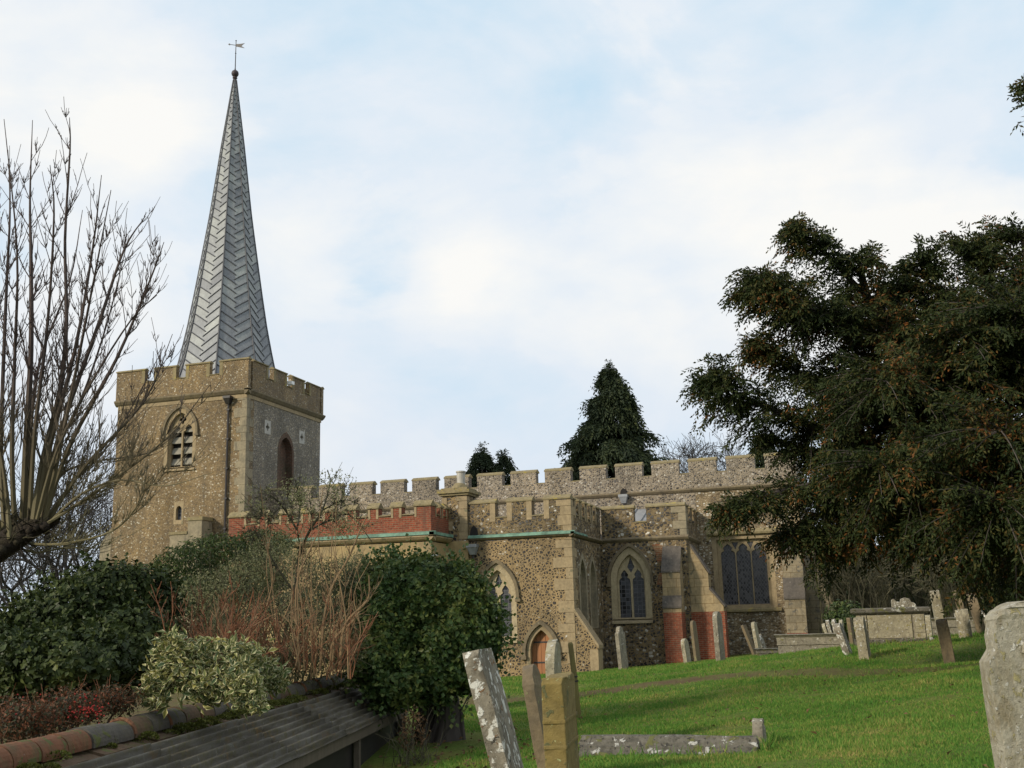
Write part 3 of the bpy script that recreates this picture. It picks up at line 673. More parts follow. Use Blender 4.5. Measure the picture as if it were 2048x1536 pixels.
m1 = MB(); m1.lathe((-15.05, 40.4, 6.84), [(.38, 0), (.3, .12), (.2, .22), (.17, .24)], 16); m1.build('pot_flaunching', M['coping'], pier)
m1 = MB(); m1.lathe((-15.0, 40.4, 7.0), [(.17, 0), (.17, .5), (.2, .5), (.2, .56), (.14, .56), (.14, .3)], 16); m1.build('chimney_pot', M['pot'], pier)
def hopper(x, y, z, zb, mat, name='downpipe'):
    m = MB(); m.tube([(x, y-.1, z-.2), (x, y-.1, zb)], .055, 8)
    for zz_ in np.arange(zb+.4, z-.4, 1.5): m.box(x-.09, x+.09, y-.16, y, zz_, zz_+.07)
    o = m.build(name, M['iron'], CH)
    h = MB(); pr0 = [(x-.10, y-.2, z-.28), (x+.10, y-.2, z-.28), (x+.10, y, z-.28), (x-.10, y, z-.28)]; pr1 = [(x-.19, y-.32, z), (x+.19, y-.32, z), (x+.19, y, z), (x-.19, y, z)]
    h.prism(pr0, pr1); h.box(x-.21, x+.21, y-.34, y+.01, z, z+.12); h.build('rainwater_head', M[mat], o)
hopper(-14.36, 40.0, 4.45, .2, 'leadgrey')
hopper(-10.02, 48.49, 7.0, 6.3, 'leadgrey')
m1 = MB(); m1.slab(TS(40.0), arch(-14.33, .16, 4.72, 5.0, 5.32), (), .05, -.02); m1.build('drain_arch', M['dark_void'], CH)
m1 = MB(); m1.slab(TS(48.5), arch(-10.02, .14, 7.05, 7.2, 7.42), (), .16, -.02); m1.build('drain_arch', M['dark_void'], CH)

# ---- brick parapet range west of the pier
T = TS(38.0); BE, BW = -15.35, -24.15
m1 = MB(); m1.slab(T, [(BW, GB), (BE, GB), (BE, 4.62), (BW, 4.62)], (), 0, -.5); m1.slab(TE(BE), [(38.05, GB), (39.98, GB), (39.98, 4.61), (38.05, 4.61)], (), -.003, -.45)
m1.slab(TS(46.4), [(BW, GB), (BW+.5, GB), (BW+.5, 4.6), (BW, 4.6)], (), 8.3, 0)
rw = m1.build('vestry_wall', M['render'], CH)
gS = [(-16.56-.97*k, -16.04-.97*k) for k in range(8)]; gS = [g_ for g_ in gS if g_[0] > BW+.3]; gE = [(38.55, 38.95), (39.25, 39.6)]
m1 = MB(); m1.slab(T, merlon_outline(BW, BE, 4.97, 5.66, 5.98, gS), (), 0, -.34); m1.slab(TE(BE), merlon_outline(38.34, 39.86, 4.97, 5.66, 5.98, gE), (), -.003, -.34)
m1.slab(lambda u, v, ww: (BW-ww, u, v), merlon_outline(38.34, 46, 4.97, 5.66, 5.98, [(39+k, 39.5+k) for k in range(6)]), (), -.003, -.34)
pp = m1.build('brick_parapet', M['brick'], CH)
copings(pp, T, BW, BE, 5.66, 5.98, gS, .34, .24, .06); copings(pp, TE(BE), 38.4, 39.86, 5.66, 5.98, gE, .34, .24, .06)
copings(pp, lambda u, v, ww: (BW-ww, u, v), 38.4, 46, 5.66, 5.98, [(39+k, 39.5+k) for k in range(6)], .34, .24, .06)
m1 = MB()
for a, b in gS:
    for x0, x1 in ((a-.1, a-.004), (b+.004, b+.1)): m1.slab(T, [(x0, 5.58), (x1, 5.58), (x1, 5.97), (x0, 5.97)], (), .016, -.35)
for a, b in gE:
    for x0, x1 in ((a-.08, a-.004), (b+.004, b+.08)): m1.slab(TE(BE), [(x0, 5.58), (x1, 5.58), (x1, 5.97), (x0, 5.97)], (), .014, -.35)
m1.build_each('crenel_edging', M['stone'], pp)
m1 = MB(); string(m1, T, BW-.1, BE+.17, 4.86, .17, .2); string(m1, TE(BE), 37.83, 39.86, 4.86, .17, .2); m1.build('string_course', M['stone'], pp)
m1 = MB(); pr = [(.20, 4.87), (.20, 4.98), (.0, 5.02), (0, 4.87)]
m1.prism([T(-22.3, z, a) for a, z in pr], [T(BE+.2, z, a) for a, z in pr]); m1.prism([TE(BE)(37.8, z, a-.003) for a, z in pr], [TE(BE)(39.86, z, a-.003) for a, z in pr])
m1.build('copper_flashing', M['copper'], pp)
m1 = MB(); m1.box(BW+.36, BE-.36, 38.36, 48.4, 5.1, 5.3); m1.build('lead_roof', M['leadgrey'], CH)
c = at(860, 1113, 38.4)
m1 = MB(); m1.lathe((c[0], c[1]-.12, c[2]-.1), [(.0, -.14), (.13, -.1), (.17, 0), (.15, .1), (.05, .16), (0, .17)], 14); m1.tube([(c[0], c[1]-.1, c[2]+.02), (c[0]+.1, c[1]+.5, c[2]+.06)], .03, 6)
lamp = m1.build('security_lamp', M['whitepaint'], CH, smooth=True)
m1 = MB(); m1.box(c[0]-.1, c[0]+.06, c[1]-.30, c[1]-.26, c[2]-.12, c[2]-.02); m1.build('lamp_lens', M['iron'], lamp)

# ---- tower
TX0, TX1, TY0, TY1 = -36.46, -28.72, 46.5, 54.4
T = TS(TY0); TT = TE(TX1)
hS = [window(CH, T, -32.56, .74, 9.72, 11.5, 12.55, 2, 'dark_void', ring=.2, louvre=True, label='louvred belfry window with traceried head')]
m1 = MB(); B = arch(-32.47, .17, 7.02, 7.52, 7.74, 6); A = [(-32.75, 6.8), (-32.19, 6.8), (-32.19, 7.95), (-32.75, 7.95)]
m1.slab(T, A, [B], .01, -.25); o = m1.build('window', M['stone'], CH); o['label'] = 'small lancet low on the tower'
m1 = MB(); m1.slab(T, B, (), -.17, -.2); m1.build('glass', M['glass_sq'], o); hS.append(A)
A = arch(50.5, .86, 8.4, 10.7, 11.85); B = arch(50.5, .68, 8.4, 10.7, 11.55)
m1 = MB(); m1.slab(TT, B, (), -.38, -.45); o = m1.build('blocked_arch', M['brick_old'], CH); o['label'] = 'tall blocked arch in the east face of the tower'
m1 = MB(); m1.slab(TT, A, [B], .01, -.45); m1.build('surround', M['brick_old'], o)
hE = [A]
for c, z in ((48.55, 11.8), (52.2, 11.82)):
    a = [(c-.3, z-.36), (c+.3, z-.36), (c+.3, z+.36), (c-.3, z+.36)]; e = ell(c, z, .14, .17, 24, .3)
    m1 = MB(); m1.slab(TT, a, [e], .012, -.3); o = m1.build('quatrefoil_vent', M['pot'], CH)
    m1 = MB(); m1.slab(TT, e, (), -.15, -.2); m1.build('dark_backing', M['dark_void'], o); hE.append(a)
m1 = MB(); m1.slab(T, [(TX0, GB), (TX1, GB), (TX1, 13.3), (TX0, 13.3)], hS, 0, -.7)
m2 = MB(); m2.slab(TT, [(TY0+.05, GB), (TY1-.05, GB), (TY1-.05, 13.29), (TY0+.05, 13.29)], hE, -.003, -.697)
m1.box(TX0+.003, TX0+.7, TY0+.7, TY1-.003, GB, 13.3); m1.box(TX0+.7, TX1-.7, TY1-.7, TY1-.004, GB, 13.3)
tw = m1.build('tower_wall', M['flint_tower'], CH); o = m2.build('tower_wall', M['flint_tower_shade_tint'], CH); o['label'] = 'east wall of the tower, its shade greyed into the colour'
m1 = MB(); quoins(m1, TX1, TY0, -1, 1, 4, 13.2, .02, .3, .6, .42); m1.build('quoins', M['stone_grey'], tw)
gS = [(-34.80, -34.24), (-32.89, -32.32), (-30.88, -30.31)]; gE = [(48.35, 48.9), (50.3, 50.85), (52.25, 52.8)]
o_ = .1
TN = lambda u, v, ww: (u, TY1+o_+ww, v); TW = lambda u, v, ww: (TX0-o_-ww, u, v)
m1 = MB(); m1.slab(TS(TY0-o_), merlon_outline(TX0-o_, TX1+o_, 13.46, 14.33, 14.98, gS), (), 0, -.24)
m1.slab(TE(TX1+o_), merlon_outline(TY0+.32, TY1-.32, 13.46, 14.33, 14.98, gE), (), -.003, -.24)
m1.slab(TW, merlon_outline(TY0+.32, TY1-.32, 13.46, 14.33, 14.98, gE), (), -.003, -.24)
m1.slab(TN, merlon_outline(TX0-o_, TX1+o_, 13.46, 14.33, 14.98, gS), (), 0, -.24)
pp = m1.build('tower_parapet', M['flint_tower'], CH)
m1 = MB(); copings(pp, TS(TY0-o_), TX0-o_, TX1+o_, 14.33, 14.98, gS, .24, .13, .05); copings(pp, TN, TX0-o_, TX1+o_, 14.33, 14.98, gS, .24, .13, .05)
copings(pp, TE(TX1+o_), TY0+.40, TY1-.40, 14.33, 14.98, gE, .24, .13, .05); copings(pp, TW, TY0+.40, TY1-.40, 14.33, 14.98, gE, .24, .13, .05)
for a, b in gS:
    for x0, x1 in ((a-.2, a-.004), (b+.004, b+.2)): m1.slab(TS(TY0-o_), [(x0, 14.28), (x1, 14.28), (x1, 14.97), (x0, 14.97)], (), .016, -.25)
for a, b in gE:
    for x0, x1 in ((a-.2, a-.004), (b+.004, b+.2)): m1.slab(TE(TX1+o_), [(x0, 14.28), (x1, 14.28), (x1, 14.97), (x0, 14.97)], (), .016, -.25)
m1.build_each('crenel_edging', M['coping'], pp)
m1 = MB(); string(m1, TS(TY0), TX0-.12, TX1+.2, 13.46, .2, .3); string(m1, TE(TX1), TY0-.2, TY1+.2, 13.46, .2, .3); string(m1, lambda u, v, ww: (TX0-ww, u, v), TY0, TY1, 13.46, .2, .3)
m1.build('string_course', M['string'], pp)
m1 = MB(); m1.slab(TS(TY0), [(TX0+.02, 13.0), (TX1+.01, 13.0), (TX1+.01, 13.22), (TX0+.02, 13.22)], (), .03, -.1); m1.slab(TE(TX1), [(TY0-.01, 13.0), (TY1, 13.0), (TY1, 13.22), (TY0-.01, 13.22)], (), .03, -.1); m1.build('stone_band', M['stone'], pp)
m1 = MB(); m1.box(TX0+.4, TX1-.4, TY0+.4, TY1-.4, 13.6, 13.9); m1.build('lead_roof', M['leadgrey'], CH)
hopper(-29.72, 46.5, 13.0, 6.0, 'iron')
m1 = MB(); m1.box(-28.72, -28.40, 50.42, 50.72, 14.46, 14.64); m1.box(-28.62, -28.55, 50.5, 50.6, 14.4, 14.5); m1.build('floodlight', M['whitepaint'], CH)
p, w_, b = MB(), MB(), MB()
p.prism([(-36.42, 46.55, GB), (-37.15, 46.55, GB), (-37.15, 46.55, 6.0), (-36.42, 46.55, 7.0)], [(-36.42, 47.4, GB), (-37.15, 47.4, GB), (-37.15, 47.4, 6.0), (-36.42, 47.4, 7.0)])
o = p.build('buttress', M['stone_grey'], CH); o['label'] = 'sloped buttress at the far corner of the tower'
p = MB(); p.box(-31.3, -30.5, 45.6, 46.5, GB, 6.85); p.box(-32.3, -31.3, 45.6, 46.5, GB, 6.2); o = p.build('stair_block', M['stone_grey'], CH)
w_ = MB(); w_.box(-31.35, -30.45, 45.55, 46.49, 6.85, 7.02); w_.box(-32.35, -31.305, 45.55, 46.49, 6.2, 6.34); w_.build('coping', M['coping'], o)

# ---- spire
SCX, SCY = -32.59, 50.5
ZS = [13.92, 14.6, 15.4, 16.5, 18.0, 20.0, 22.2, 24.7, 27.0, 29.0, 31.2, 33.3]
RS = [3.25, 2.95, 2.72, 2.48, 2.18, 1.86, 1.535, 1.17, .89, .655, .36, .085]
def sp_r(z): return float(np.interp(z, ZS, RS))
def sp_pt(k, z, f=0.0, out=0.0):
    """point on face k (0..7), f from 0 to 1 across the face"""
    r = sp_r(z)+out; a0 = R_(22.5+45*k); a1 = R_(22.5+45*(k+1))
    p0 = np.array([SCX+r*math.cos(a0), SCY+r*math.sin(a0), z]); p1 = np.array([SCX+r*math.cos(a1), SCY+r*math.sin(a1), z])
    return p0*(1-f)+p1*f
m1 = MB(); m1.lathe((0, 0, 0), [(0, 0)], 3) if False else None
v = []
for z in ZS: v += [tuple(sp_pt(k, z)) for k in range(8)]
i = np.arange(len(ZS)-1)[:, None]*8; k = np.arange(8)[None]; k2 = (k+1) % 8
m1.add(v, np.stack([i+k, i+k2, i+8+k2, i+8+k], -1).reshape(-1, 4))
sp = m1.build('spire', M['spire'], CH)
m1 = MB()
for k in range(8):
    m1.tube([sp_pt(k, z, 0, .02) for z in np.linspace(14, 33.3, 24)], np.linspace(.055, .03, 24), 6)
    z = 14.0; n_ = 0
    while z < 32.6:
        wd = 2*sp_r(z)*math.sin(R_(22.5)); dz = .62*wd*.5/.9
        ov = .04
        za, zb = z, z+dz
        m1.tube([sp_pt(k, zb, .0, .015), sp_pt(k, (za+zb)/2, .27, .02), sp_pt(k, za-dz*ov, .54, .015)], .026+.01*(wd/2), 5)
        z2 = z+.28
        m1.tube([sp_pt(k, z2-dz*ov, .46, .015), sp_pt(k, z2+dz/2, .73, .02), sp_pt(k, z2+dz, 1.0, .015)], .026+.01*(wd/2), 5)
        z += .56; n_ += 1
m1.build('lead_rolls', M['roll'], sp)
m1 = MB(); OUT = .006
for k in range(8):
    z = 13.98
    while z < 32.7:
        wd = 2*sp_r(z)*math.sin(R_(22.5)); dz = .62*wd*.5/.9; wn_ = 2*sp_r(z+.56)*math.sin(R_(22.5)); dn = .62*wn_*.5/.9
        m1.add([sp_pt(k, z+dz, 0, OUT), sp_pt(k, z, .5, OUT), sp_pt(k, z+.56, .5, OUT), sp_pt(k, z+.56+dn, 0, OUT)], [(0, 1, 2, 3)])
        y_ = z+.28
        m1.add([sp_pt(k, y_, .5, OUT), sp_pt(k, y_+dz, 1, OUT), sp_pt(k, y_+.56+dn, 1, OUT), sp_pt(k, y_+.56, .5, OUT)], [(0, 1, 2, 3)])
        z += .56
m1.build('lead_sheets', M['spire'], sp)
m1 = MB(); m1.lathe((SCX, SCY, 33.3), [(.10, -.1), (.10, .1), (.14, .12), (.14, .16), (.07, .2), (.13, .23), (.2, .34), (.215, .43), (.19, .54), (.1, .63), (.04, .66), (.04, .75)], 20)
m1.build('finial_ball', M['ball'], sp, smooth=True)
m1 = MB(); m1.tube([(SCX, SCY, 33.9), (SCX, SCY, 35.9)], [.03, .02], 8)
m1.lathe((SCX, SCY, 35.05), [(0, -.05), (.05, 0), (0, .05)], 8); m1.lathe((SCX, SCY, 35.88), [(0, -.05), (.05, 0), (0, .05)], 8)
wv = m1.build('weathervane', M['iron'], sp)
CW = np.array([SCX, SCY, 35.48]); du = np.array([.93, .0, -.30]); du /= np.linalg.norm(du)
TV = lambda u, v_, ww: tuple(CW+du*u+np.array([0, 0, 1])*v_+np.array([.0, 1, 0])*ww)
m1 = MB(); m1.slab(TV, [(.0, .02), (.0, .17), (.3, .22), (.62, .30), (.45, .16), (.40, .09), (.64, -.02), (.3, .0)], (), .012, -.012)
m1.tube([TV(-.5, .1, 0), TV(0, .1, 0)], .018, 6); m1.slab(TV, [(-.58, .1), (-.44, .17), (-.44, .03)], (), .012, -.012)
m1.build('vane_banner', M['ball'], wv) if False else m1.build('vane_banner', M['iron'], sp)

# ================================================================== graveyard
def rstone(name, *a, **k):
    k.setdefault('scale', 2.2)
    """stone whose pattern differs from one object to the next"""
    m = stone(name, *a, **k); t = m.node_tree
    tc = [n for n in t.nodes if n.type == 'TEX_COORD'][0]
    oi = t.nodes.new('ShaderNodeObjectInfo'); ad = t.nodes.new('ShaderNodeVectorMath'); ad.operation = 'MULTIPLY_ADD'
    links = [l.to_socket for l in tc.outputs['Object'].links]
    ad.inputs[0].default_value = (31, 17, 23)
    t.links.new(oi.outputs['Random'], ad.inputs[1]); t.links.new(tc.outputs['Object'], ad.inputs[2])
    for s_ in links: t.links.new(ad.outputs[0], s_)
    return m
G = {}
G['pale'] = rstone('headstone_pale', (.36, .32, .22), (.25, .22, .15), (.13, .11, .075), lich=[((.28, .24, .09), 12, .62, 4), ((.12, .10, .07), 20, .62, 5), (LW, 14, .60, 7)], bump=.7)
G['white'] = rstone('headstone_lichen_white', (.29, .26, .20), (.17, .15, .11), (.07, .06, .045), scale=3.0, lich=[((.20, .11, .05), 14, .62, 3), ((.06, .055, .045), 22, .62, 5), ((.60, .59, .53), 13, .545, 9)], bump=.8)
G['moss'] = rstone('headstone_mossy', (.20, .155, .065), (.185, .135, .04), (.10, .088, .055), scale=2.0, lich=[((.34, .34, .16), 26, .64, 3), ((.10, .10, .045), 9, .6, 1)], bump=.6)
G['brown'] = rstone('headstone_brown', (.20, .15, .085), (.14, .11, .07), (.09, .075, .05), lich=[((.22, .21, .10), 8, .62, 4)], bump=.6)
G['grey'] = rstone('tomb_grey', (.28, .25, .185), (.19, .17, .13), (.10, .088, .065), lich=[((.12, .105, .075), 18, .60, 5), (LW, 14, .62, 6), ((.2, .18, .08), 6, .62, 2)], bump=.8)
G['ledge'] = rstone('ledger_lichen', (.16, .145, .115), (.095, .088, .07), (.05, .047, .035), scale=3.0, lich=[((.12, .12, .045), 6, .56, 8), ((.05, .047, .04), 20, .60, 2), ((.42, .41, .37), 9, .595, 3)], bump=1.0)
G['near'] = rstone('headstone_near', (.42, .39, .31), (.31, .28, .20), (.22, .18, .105), scale=4.5, lich=[((.34, .30, .15), 22, .60, 4), ((.62, .60, .53), 34, .62, 7), ((.16, .13, .08), 42, .66, 2)], bump=1.0)

def hs_outline(shape, w_, h):
    hw_ = w_/2
    if shape == 'round':
        r = hw_; a = [(r*math.cos(math.pi*k/14), h-r*.75+r*.75*math.sin(math.pi*k/14)) for k in range(15)]
        return [(-hw_, -.35), (hw_, -.35)]+a
    if shape == 'gothic': return arch(0, hw_, -.35, h-w_*.75, h, 8)
    if shape == 'shoulder':
        s = hw_*.62; zs_ = h-s*1.05
        a = [(s*math.cos(math.pi*k/12), zs_+s*math.sin(math.pi*k/12)) for k in range(13)]
        return [(-hw_, -.35), (hw_, -.35), (hw_, zs_-.06), (hw_*.94, zs_)]+a+[(-hw_*.94, zs_), (-hw_, zs_-.06)]
    if shape == 'serpentine':
        pts = [(hw_*(1-2*k/20), h-.16*w_*(1-math.cos(math.pi*2*abs(.5-k/20)))-.05*w_*math.sin(6*math.pi*k/20)**2) for k in range(21)]
        return [(-hw_, -.35), (hw_, -.35)]+pts
    if shape == 'broken':
        return [(-hw_, -.35), (hw_, -.35), (hw_, h*.8), (hw_*.6, h*.86), (hw_*.3, h), (-hw_*.2, h*.97), (-hw_*.7, h*.85), (-hw_, h*.9)]
    return [(-hw_, -.35), (hw_, -.35), (hw_, h-.03), (hw_*.9, h), (-hw_*.9, h), (-hw_, h-.03)]

import bmesh
def bevelled(mbx, name, mat, origin, off=.012, rough=.0, parent=None):
    ob = mbx.build(name, mat, parent, origin)
    bm = bmesh.new(); bm.from_mesh(ob.data)
    bmesh.ops.remove_doubles(bm, verts=bm.verts, dist=.0005)
    bmesh.ops.recalc_face_normals(bm, faces=bm.faces)
    if rough:
        bmesh.ops.subdivide_edges(bm, edges=[e for e in bm.edges if e.calc_length() > .15 and len(e.link_faces) == 2 and e.calc_face_angle(0) > .1], cuts=7)
        for v_ in bm.verts: v_.co += Vector([random.gauss(0, rough) for _ in range(3)])
        rough = 0
    ed = [e for e in bm.edges if len(e.link_faces) == 2 and e.calc_face_angle(0) > .5]
    bmesh.ops.bevel(bm, geom=ed, offset=off, segments=2, profile=.6, affect='EDGES', clamp_overlap=True)
    if rough:
        for v_ in bm.verts: v_.co += Vector([random.uniform(-rough, rough) for _ in range(3)])
    bm.to_mesh(ob.data); bm.free()
    return ob
def headstone(px, py, d, h, w_, th, shape, mat, label, lean_w=0.0, lean_n=0.0, rz=0.0, top=False, name='headstone', cat='headstone', group='headstones in the churchyard', z=None):
    P = at(px, py, d)
    if top:
        P = P+np.array([math.sin(lean_w)*h, 0, -h*math.cos(lean_w)])
        z0 = P[2]
    else: z0 = min(gz(P[0], P[1]), P[2])-.02 if z is None else z
    c = np.array([P[0]-math.sin(rz)*w_/2, P[1]+math.cos(rz)*w_/2, z0])
    m = MB(); ol = hs_outline(shape, w_, h)
    m.slab(lambda u, v_, ww: (ww, u, v_), ol, (), th/2, -th/2)
    # built upright about its own base, then turned and tilted
    ob = bevelled(m, name, G[mat], (0, 0, 0), .012, .0035 if d < 26 else 0)
    ob.location = c; ob.rotation_euler = (lean_n, -lean_w, rz)
    return tag(ob, label, cat, group)
HS = headstone
HS(944, 1304, 6.6, 1.05, .55, .105, 'flat', 'white', 'near headstone leaning hard to the left, its edge patched with white lichen', .24, 0, .17, top=True)
HS(1050, 1332, 8.2, .95, .5, .085, 'round', 'brown', 'brown headstone leaning behind the mossy yellow stone', .16, 0, .15, top=True)
hs = HS(1104, 1356, 5.8, .95, .52, .115, 'flat', 'moss', 'upright headstone with a yellow mossy edge, nearest of the trio by the coped grave', .015, 0, .13, top=True)
for z_ in (.71, .58):
    m = MB(); m.box(-.063, .063, -.265, .265, z_, z_+.022); b_ = bevelled(m, 'moulding', G['moss'], (0, 0, 0), .006); b_.parent = hs
HS(1099, 1281, 11.5, 1.05, .62, .10, 'round', 'pale', 'pale headstone in front of the small church door', -.03, 0, .15, top=True)
HS(1241, 1340, 35.5, 1.45, .62, .13, 'shoulder', 'grey', 'grey shouldered headstone before the two light window', .06, .02, -.15)
HS(1371, 1322, 37, .88, .6, .13, 'round', 'pale', 'short pale headstone against the left brick buttress foot', .10, 0, -.1)
HS(1391, 1320, 38.5, 1.5, .6, .10, 'round', 'brown', 'thin tall brown headstone between the two brick buttress feet', .06, 0, -.1)
HS(1437, 1329, 33, 1.62, .66, .15, 'round', 'grey', 'tall grey headstone left of the three light window', .02, 0, -.12)
HS(1507, 1302, 41, 1.22, .6, .10, 'flat', 'brown', 'brown headstone tilting under the three light window', .32, 0, -.1)
HS(1516, 1303, 40, 1.25, .6, .12, 'round', 'pale', 'pale slender headstone under the three light window', .12, 0, -.1)
HS(1528, 1292, 42, .8, .5, .10, 'gothic', 'white', 'small whitish headstone beside the low ledger tomb', .22, 0, -.1)
HS(1695, 1310, 22.5, .72, .45, .13, 'round', 'white', 'short leaning headstone with orange lichen right of the ledger tomb', .26, 0, -.12)
HS(1728, 1314, 21.3, .87, .5, .19, 'round', 'pale', 'stout round topped pale headstone in front of the chest tomb', .06, 0, -.1)
for px, py, h, l, mt, tx in ((1658, 1262, .75, .28, 'pale', 'leftmost of the pale slips beside the church corner buttress'), (1664, 1258, .85, .2, 'white', 'leaning pale slip headstone just right of the buttress'),
                            (1672, 1264, .85, .1, 'white', 'straighter pale slip headstone beside the church corner'), (1681, 1264, .8, -.03, 'pale', 'rightmost upright pale slip headstone beyond the ledger tomb')):
    HS(px, py, 38, h, .5, .11, 'round', mt, tx, l, 0, -.1, z=gz(*at(px, py, 38)[:2])+.12)
HS(1858, 1268, 27.5, .62, .5, .16, 'round', 'pale', 'pale headstone at the right end of the chest tomb', .03, 0, -.1)
HS(1704, 1292, 27, .75, .5, .09, 'flat', 'brown', 'thin dark headstone at the left end of the chest tomb', .05, 0, -.1)
HS(1893, 1296, 23, 1.25, .55, .19, 'round', 'pale', 'tall pale round headstone behind the brown one at right', .09, 0, -.02)
HS(1903, 1341, 19.5, .94, .5, .20, 'round', 'brown', 'thick brown headstone standing on the slope at right', .09, 0, -.08)
HS(1947, 1296, 25.5, 1.4, .55, .15, 'gothic', 'brown', 'tall brown headstone leaning behind the pale arched one', .18, 0, -.06)
HS(1936, 1296, 24.2, .88, .5, .28, 'gothic', 'pale', 'pale arched headstone in front of a leaning brown stone', .05, 0, -.05)
HS(1972, 1290, 26.5, 1.3, .55, .22, 'gothic', 'brown', 'tall weathered brown headstone nearest the yew trunk shade', .16, 0, -.05)
HS(1982, 1268, 29, .65, .5, .15, 'round', 'white', 'small light headstone behind the tall brown stones at right', .3, 0, -.05)
HS(1916, 1258, 32, .62, .4, .09, 'flat', 'white', 'thin whitish headstone far back between the brown stones', .02, 0, -.05)
# ornate headstone behind the chest tomb, its face to the south
m = MB(); ol = [(-.42, -.3), (.42, -.3), (.42, .72), (.30, .74), (.27, .86), (.16, .88), (.12, .98), (-.02, 1.02), (-.14, .98), (-.17, .88), (-.28, .9), (-.34, .98), (-.42, .95)]
m.slab(lambda u, v_, ww: (u, -ww, v_), ol, (), .08, -.08)
c = at(1813, 1240, 33); ob = bevelled(m, 'headstone', G['white'], (0, 0, 0), .02); ob.location = (c[0], c[1], at(1813, 1196, 33)[2]-1.0); ob.rotation_euler = (0, .03, .05)
tag(ob, 'ornate crown topped pale headstone rising behind the chest tomb', 'headstone', 'headstones in the churchyard')

# large headstone at the right edge, broad face towards the viewer
c = at(1992, 1400, 4.3); yaw_ = .30
hw_ = .40
ol = [(-hw_, -.35), (hw_, -.35), (hw_, .93), (hw_-.035, .97), (hw_-.035, 1.03)]
ol += [((hw_-.045)*math.copysign(abs(math.cos(a))**.45, math.cos(a)), 1.06+.10*math.sin(a)**.8) for a in np.linspace(.12, math.pi-.12, 25)]
ol += [(-hw_+.035, 1.03), (-hw_+.035, .97), (-hw_, .93)]
m = MB(); m.slab(lambda u, v_, ww: (u, -ww, v_), ol, (), .055, -.055)
zt = at(2000, 1198, 4.3)[2]
base = np.array([c[0]+hw_*math.cos(yaw_), c[1]+hw_*math.sin(yaw_), zt-1.16])
big = thing('headstone', base, 'large weathered shouldered headstone filling the right edge of the view', 'headstone', 'headstones in the churchyard')
ob = bevelled(m, 'slab', G['near'], (0, 0, 0), .014, .003); ob.parent = big; ob.location = (0, 0, 0)
m = MB()
for sg in (-1, 1):
    m.tube([(sg*(.02+.24*math.cos(a)), -.056, .93+.15*math.sin(a)+random.uniform(-.006, .006)) for a in np.linspace(.1, 1.5, 16)], [random.uniform(.010, .022) for _ in range(16)], 6)
    for k in range(9): m.lathe((sg*(.23-.02*k+random.uniform(-.02, .02)), -.055, .88-.02*abs(k-4)+random.uniform(-.03, .03)), [(0, -.02), (.018, -.01), (.024, 0), (.015, .014), (0, .02)], 7)
ob = m.build('carved_scroll', G['near'], None, (0, 0, 0)); ob.parent = big
big.rotation_euler = (0, -.03, yaw_)

# chest tomb
c = at(1786, 1287, 25); cx_, cy_ = c[0], c[1]+.42; cz_ = gz(cx_, cy_)-.02
ct = thing('chest_tomb', (cx_, cy_, cz_), 'pale stone chest tomb with an overhanging slab near the yew', 'tomb')
m = MB()
for k in range(26):
    a = random.uniform(-.84, .84); m.box(cx_+a-.07, cx_+a+.09, cy_-.47-random.uniform(0, .05), cy_-.3, cz_-.2, cz_+random.uniform(.08, .16))
m.box(cx_-.86, cx_+.86, cy_-.44, cy_+.44, cz_-.3, cz_+.12); m.build('plinth', G['ledge'], ct)
m = MB(); m.box(cx_-.76, cx_+.76, cy_-.36, cy_+.36, cz_+.12, cz_+.70); m.build('chest', G['grey'], ct)
m = MB(); m.box(cx_-.52, cx_+.46, cy_-.385, cy_-.35, cz_+.15, cz_+.68); m.build('inscription_panel', G['pale'], ct)
for a in (-.66, .62):
    m = MB()
    for k in range(4): m.box(cx_+a-.11, cx_+a+.12, cy_-.40, cy_-.34, cz_+.13+.14*k, cz_+.262+.14*k)
    m.build('pilaster', G['pale'], ct)
m = MB(); pr = [(0, .70), (.05, .72), (.09, .77), (.09, .84), (.0, .87)]
for sl in (0,):
    def ring(e, z): return [(cx_-.82-e, cy_-.40-e, cz_+z), (cx_+.82+e, cy_-.40-e, cz_+z), (cx_+.82+e, cy_+.40+e, cz_+z), (cx_-.82-e, cy_+.40+e, cz_+z)]
    lv = [ring(0, .70), ring(.03, .72), ring(.07, .75), ring(.07, .82), ring(.03, .85)]
    vv_ = [p for l in lv for p in l]; q_ = [(a*4+b, a*4+(b+1) % 4, a*4+4+(b+1) % 4, a*4+4+b) for a in range(4) for b in range(4)]+[(16, 17, 18, 19), (3, 2, 1, 0)]
    m.add(vv_, q_)
m.build('slab', G['ledge'], ct)

